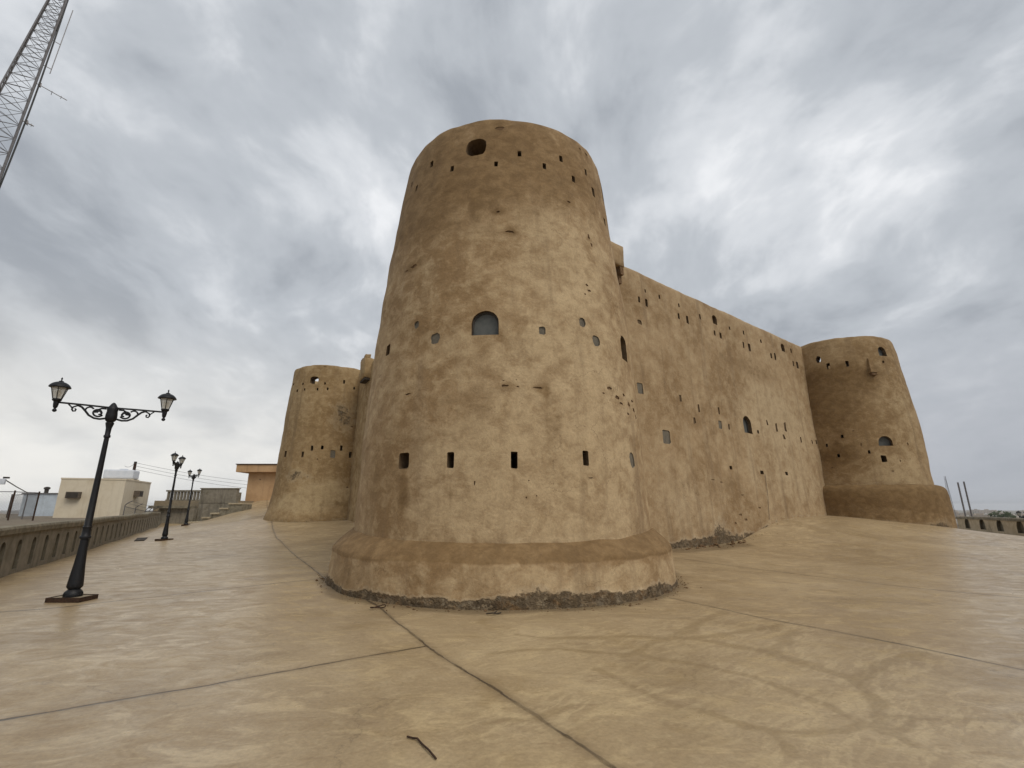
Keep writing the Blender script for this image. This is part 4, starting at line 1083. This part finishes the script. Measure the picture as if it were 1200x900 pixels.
# ------------------------------------------------------------------ right side: poles, far mast, town
for i, (a, b) in enumerate((((1121.5,566),'thin grey pole nearer the right tower, beyond the right parapet'), ((1128.5,565),'thin grey pole farther from the right tower, beyond the right parapet'))):
    p = at_y(a[0]+1, a[1], 38); m = MB(); m.tube([(p.x, 38, -3.2), (p.x, 38, p.z)], .055, 8); m.lathe([(p.z,.058),(p.z+.03,.06),(p.z+.05,.03)], 8, c=(p.x, 38, 0))
    tag(m.build('steel_pole', M['galv'], smooth=50), b, 'pole', 'thin poles beyond the right parapet')
fp = at_y(1107, 558, 420); fb_ = Vector((fp.x, 420, -20))
lattice('radio_mast', 'faint distant lattice mast right of the right tower', fb_, .085, fp.z+20, 4.5, .8, Vector((0,0,0)), M['galv'], 3.0)
rr = random.Random(12)
def town_house(w, d, h, m):
    root = empty('town_house')
    a = MB(); a.box((-w/2,-d/2,-2), (w/2,d/2,h)); wl = a.build('wall', m, root, local=True)
    a = MB(); a.box((-w/2-.2,-d/2-.2,h+.01), (w/2+.2,d/2+.2,h+.5)); a.box((-w*.15,-d*.2,h+.51), (w*.2,d*.25,h+2.6)); a.build('roof', m, root, local=True)
    for fl_ in range(max(1, int(h/3.2))):
        for i in range(3):
            x = (-.33+.33*i)*w; a = MB(); a.box((x-.6,-d/2-.06,1+3.1*fl_), (x+.6,-d/2+.03,2.4+3.1*fl_)); a.build('window', M['frame'], root, local=True)
    return root
M['tw1'] = simple('town_white', (.60,.57,.52), (.52,.48,.42), .85, .3, .3, bmp=0)
M['tw2'] = simple('town_buff', (.42,.35,.27), (.36,.29,.22), .85, .3, .3, bmp=0)
protos = [town_house(14, 11, 6.5, M['tw1']), town_house(20, 13, 9.5, M['tw2']), town_house(10, 10, 3.6, M['tw1']), town_house(26, 14, 7, M['tw2'])]
TG = 'houses of the far town'; TLB = ['tiny white two storey house in the hazy far town', 'tiny buff three storey block in the hazy far town', 'tiny white single storey house in the hazy far town', 'tiny long buff building in the hazy far town']
def far_z(x, y): return -20+2.5*noise.noise(Vector((x*.004, y*.004, 5)))
for i in range(84):
    az = rr.uniform(40.5, 50) if i < 62 else rr.uniform(-53, -43.5); d = 620+2600*rr.random()**1.4
    x, y = d*math.sin(math.radians(az)), d*math.cos(math.radians(az))
    kd = i if i < 4 else rr.choice((0,0,1,2,2,3)); o = protos[kd] if i < 4 else copy_tree(protos[kd])
    o.location = (x, y, far_z(x, y)); o.rotation_euler = (0, 0, math.radians(-az)+rr.uniform(-.5, .5)); sc = rr.uniform(.8, 1.35); o.scale = (sc, sc, sc)
    tag(o, TLB[kd]+(' at right' if az > 0 else ' at left'), 'house', TG)
# far trees
def leafmat():
    m, nt, b = newmat('foliage'); co = nt.node('ShaderNodeTexCoord').outputs['Object']
    nt.set(b.inputs['Base Color'], nt.mix(nt.noise(co, .8, 4), (.035,.05,.02), (.075,.09,.04))); b.inputs['Roughness'].default_value = .8
    return m
M['leaf'] = leafmat()
def far_tree(h, cr):
    root = empty('tree'); a = MB(); a.tube([(0,0,-1),(.1,.05,h*.4),(.0,.1,h*.7)], [.28,.2,.1], 7); a.build('trunk', M['wood'], root, local=True)
    c = MB()
    for i in range(420):
        v = Vector((rr.gauss(0,1), rr.gauss(0,1), rr.gauss(0,.8))); v = v.normalized()*(rr.random()**.4)*cr; v.z = v.z*.75+h*.72
        t = Vector((rr.gauss(0,1), rr.gauss(0,1), rr.gauss(0,1))).normalized(); u = t.orthogonal().normalized(); s = rr.uniform(.25,.55)
        c.add([v-t*s, v+u*s*.5, v+t*s, v-u*s*.5], [(0,1,2,3)])
    c.build('crown', M['leaf'], root, local=True); return root
t0 = far_tree(6.5, 2.4); tq = at_y(1173, 600, 120)
t0.location = (tq.x, 120, tq.z-6.0); tag(t0, 'round topped hazy tree showing above the right parapet', 'tree', 'far trees')
for i in range(26):
    o = copy_tree(t0); az = rr.uniform(41, 50) if i < 20 else rr.uniform(-53,-44); d = rr.uniform(500, 1900); x, y = d*math.sin(math.radians(az)), d*math.cos(math.radians(az))
    o.location = (x, y, far_z(x, y)); sc = rr.uniform(.9, 1.6); o.scale = (sc*1.2, sc*1.2, sc); o.rotation_euler = (0,0,rr.uniform(0,6)); tag(o, 'small dark tree among the far town houses', 'tree', 'far trees')

# ------------------------------------------------------------------ small things on the concrete
a, b, c = at_ground(477, 863, .02), at_ground(489, 866, .02), at_ground(511, 889, .02)
m = MB(); m.tube([a, a.lerp(b, .6), b+Vector((.0,.0,.004)), b.lerp(c, .25), b.lerp(c, .6)+UP*.006, c], .0065, 8); tag(m.build('rusty_rod', M['rust'], smooth=60), 'bent rusty iron rod lying on the concrete foreground', 'iron rod')
p0, p1 = at_ground(434, 713, .02), at_ground(452, 711, .02)
lp_ = []
for i in range(18):
    w_ = 2*math.pi*i/18; cx = p0.lerp(p1, .5+.5*math.cos(w_)); lp_.append(cx+Vector((0,.07*math.sin(w_),.012*(1+math.sin(2*w_)))))
m = MB(); m.tube(lp_, .009, 6, closed=True); tag(m.build('wire_loop', M['rust']), 'flattened loop of rusty wire beside the tower plinth', 'wire')
p0, p1, p2 = at_ground(570, 719, .02), at_ground(578, 720, .02), at_ground(587, 718, .02)
m = MB(); m.tube([p0, p1+UP*.02, p1.lerp(p2,.4), p2], .010, 6); m.tube([p1+UP*.015, p1+Vector((.05,.12,.02))], .008, 6); tag(m.build('twig', M['wood']), 'small dark twig at the foot of the front tower plinth', 'twig')
c4 = [at_ground(157,634.5), at_ground(169,634), at_ground(173,630.5), at_ground(161,631)]
m = MB(); m.add([p+UP*.005 for p in c4]+[p+UP*.035 for p in c4], [(3,2,1,0),(4,5,6,7),(0,1,5,4),(1,2,6,5),(2,3,7,6),(3,0,4,7)])
tag(m.build('drain_cover', M['wood']), 'dark flat drain cover on the forecourt near the middle lamp', 'drain cover')

# ------------------------------------------------------------------ haze
HZ = .00016
m = bpy.data.materials.new('haze_air'); m.use_nodes = True; nt = m.node_tree; nt.nodes.clear()
o_ = nt.nodes.new('ShaderNodeOutputMaterial'); v_ = nt.nodes.new('ShaderNodeVolumePrincipled')
v_.inputs['Color'].default_value = (.93,.95,.98,1); v_.inputs['Density'].default_value = HZ; v_.inputs['Anisotropy'].default_value = .1
nt.links.new(v_.outputs[0], o_.inputs['Volume'])
h = MB(); h.box((-6300,-6300,-27), (6300,6300,46)); tag(h.build('haze', m), 'pale even haze over the plain', 'haze', kind='stuff')

# ------------------------------------------------------------------ world, sun, camera
SUN_EL, SUN_AZ = math.radians(50), math.radians(138)      # azimuth clockwise from +Y
wd = bpy.data.worlds.new('World'); S.world = wd; wd.use_nodes = True
t = NT(wd.node_tree); bg = wd.node_tree.nodes['Background']
SKYL = ((5.3,8.7,0), (2.6,1.2,0), (1.3,2.9,0))
sky = t.node('ShaderNodeTexSky', sky_type='NISHITA'); sky.sun_disc = False; sky.sun_elevation = SUN_EL; sky.sun_rotation = SUN_AZ; sky.dust_density = 3.0
dr = t.node('ShaderNodeTexCoord').outputs['Generated']
sx = t.node('ShaderNodeSeparateXYZ'); t.l.new(dr, sx.inputs[0])
zc = t.math('MAXIMUM', sx.outputs[2], 0.0)
inv = t.math('DIVIDE', 1.0, t.math('ADD', zc, .42))
cv = t.vmath('MULTIPLY', t.vmath('SCALE', dr, scale=inv), (1,1,0))
warp = t.vmath('SCALE', t.vmath('SUBTRACT', t.noise(t.mapping(cv, loc=(2,9,0)), 1.3, 3, .5, 0, 1), (.5,.5,.5)), scale=.34)
cw = t.vmath('ADD', cv, warp)
big = t.noise(t.mapping(cw, (1.35,.95,1), loc=SKYL[0]), 1.2, 2, .5)
mid = t.noise(t.mapping(cw, (1.4,.95,1), loc=SKYL[1]), 3.3, 5, .5)
wisp = t.noise(t.mapping(cw, (1.3,1.0,1), loc=SKYL[2]), 8.0, 8, .6)
v = t.math('ADD', t.math('MULTIPLY', big, .40), t.math('MULTIPLY', mid, .40))
v = t.math('ADD', v, t.math('MULTIPLY', wisp, .20))
K = 10.0                                                    # the background strength below is 0.1
c = lambda r, g, b: (r*K, g*K, b*K)
col = t.mix(t.smooth(v, .37, .50), c(.335,.362,.402), c(.475,.505,.545))
col = t.mix(t.smooth(v, .485, .565), col, c(.63,.655,.69))
col = t.mix(t.smooth(v, .555, .63), col, c(.80,.815,.84))
side = t.smooth(sx.outputs[0], -.75, .55)
hor = t.mix(side, c(.86,.845,.80), c(.42,.44,.48))
hf = t.smooth(zc, .02, .38, .95, 0)
hf = t.math('MULTIPLY', hf, t.smooth(mid, .3, .6, .72, 1.0))
col = t.mix(hf, col, hor)
gap = t.smooth(v, .62, .72, .0, .25)
col = t.mix(gap, col, sky.outputs[0])
t.set(bg.inputs['Color'], col); bg.inputs['Strength'].default_value = .1
sl = bpy.data.lights.new('sun', 'SUN'); sl.energy = 1.4; sl.angle = math.radians(30); sl.color = (1.0,.93,.82)
so = bpy.data.objects.new('sun', sl); COL.objects.link(so)
sd = Vector((math.cos(SUN_EL)*math.sin(SUN_AZ), math.cos(SUN_EL)*math.cos(SUN_AZ), math.sin(SUN_EL)))
so.rotation_euler = sd.to_track_quat('Z', 'Y').to_euler()
cam = bpy.data.cameras.new('camera'); cam.sensor_width = 36; cam.lens = F/1200*36; cam.clip_start = .05; cam.clip_end = 20000
co_ = bpy.data.objects.new('camera', cam); COL.objects.link(co_); co_.location = (0,0,EYE); co_.rotation_euler = (math.pi/2+TH, 0, 0)
S.camera = co_
S.view_settings.view_transform = 'Standard'; S.view_settings.look = 'None'; S.view_settings.exposure = 0.12; S.view_settings.gamma = 1.0
S.cycles.use_denoising = True
S.cycles.volume_bounces = 0; S.cycles.max_bounces = 6
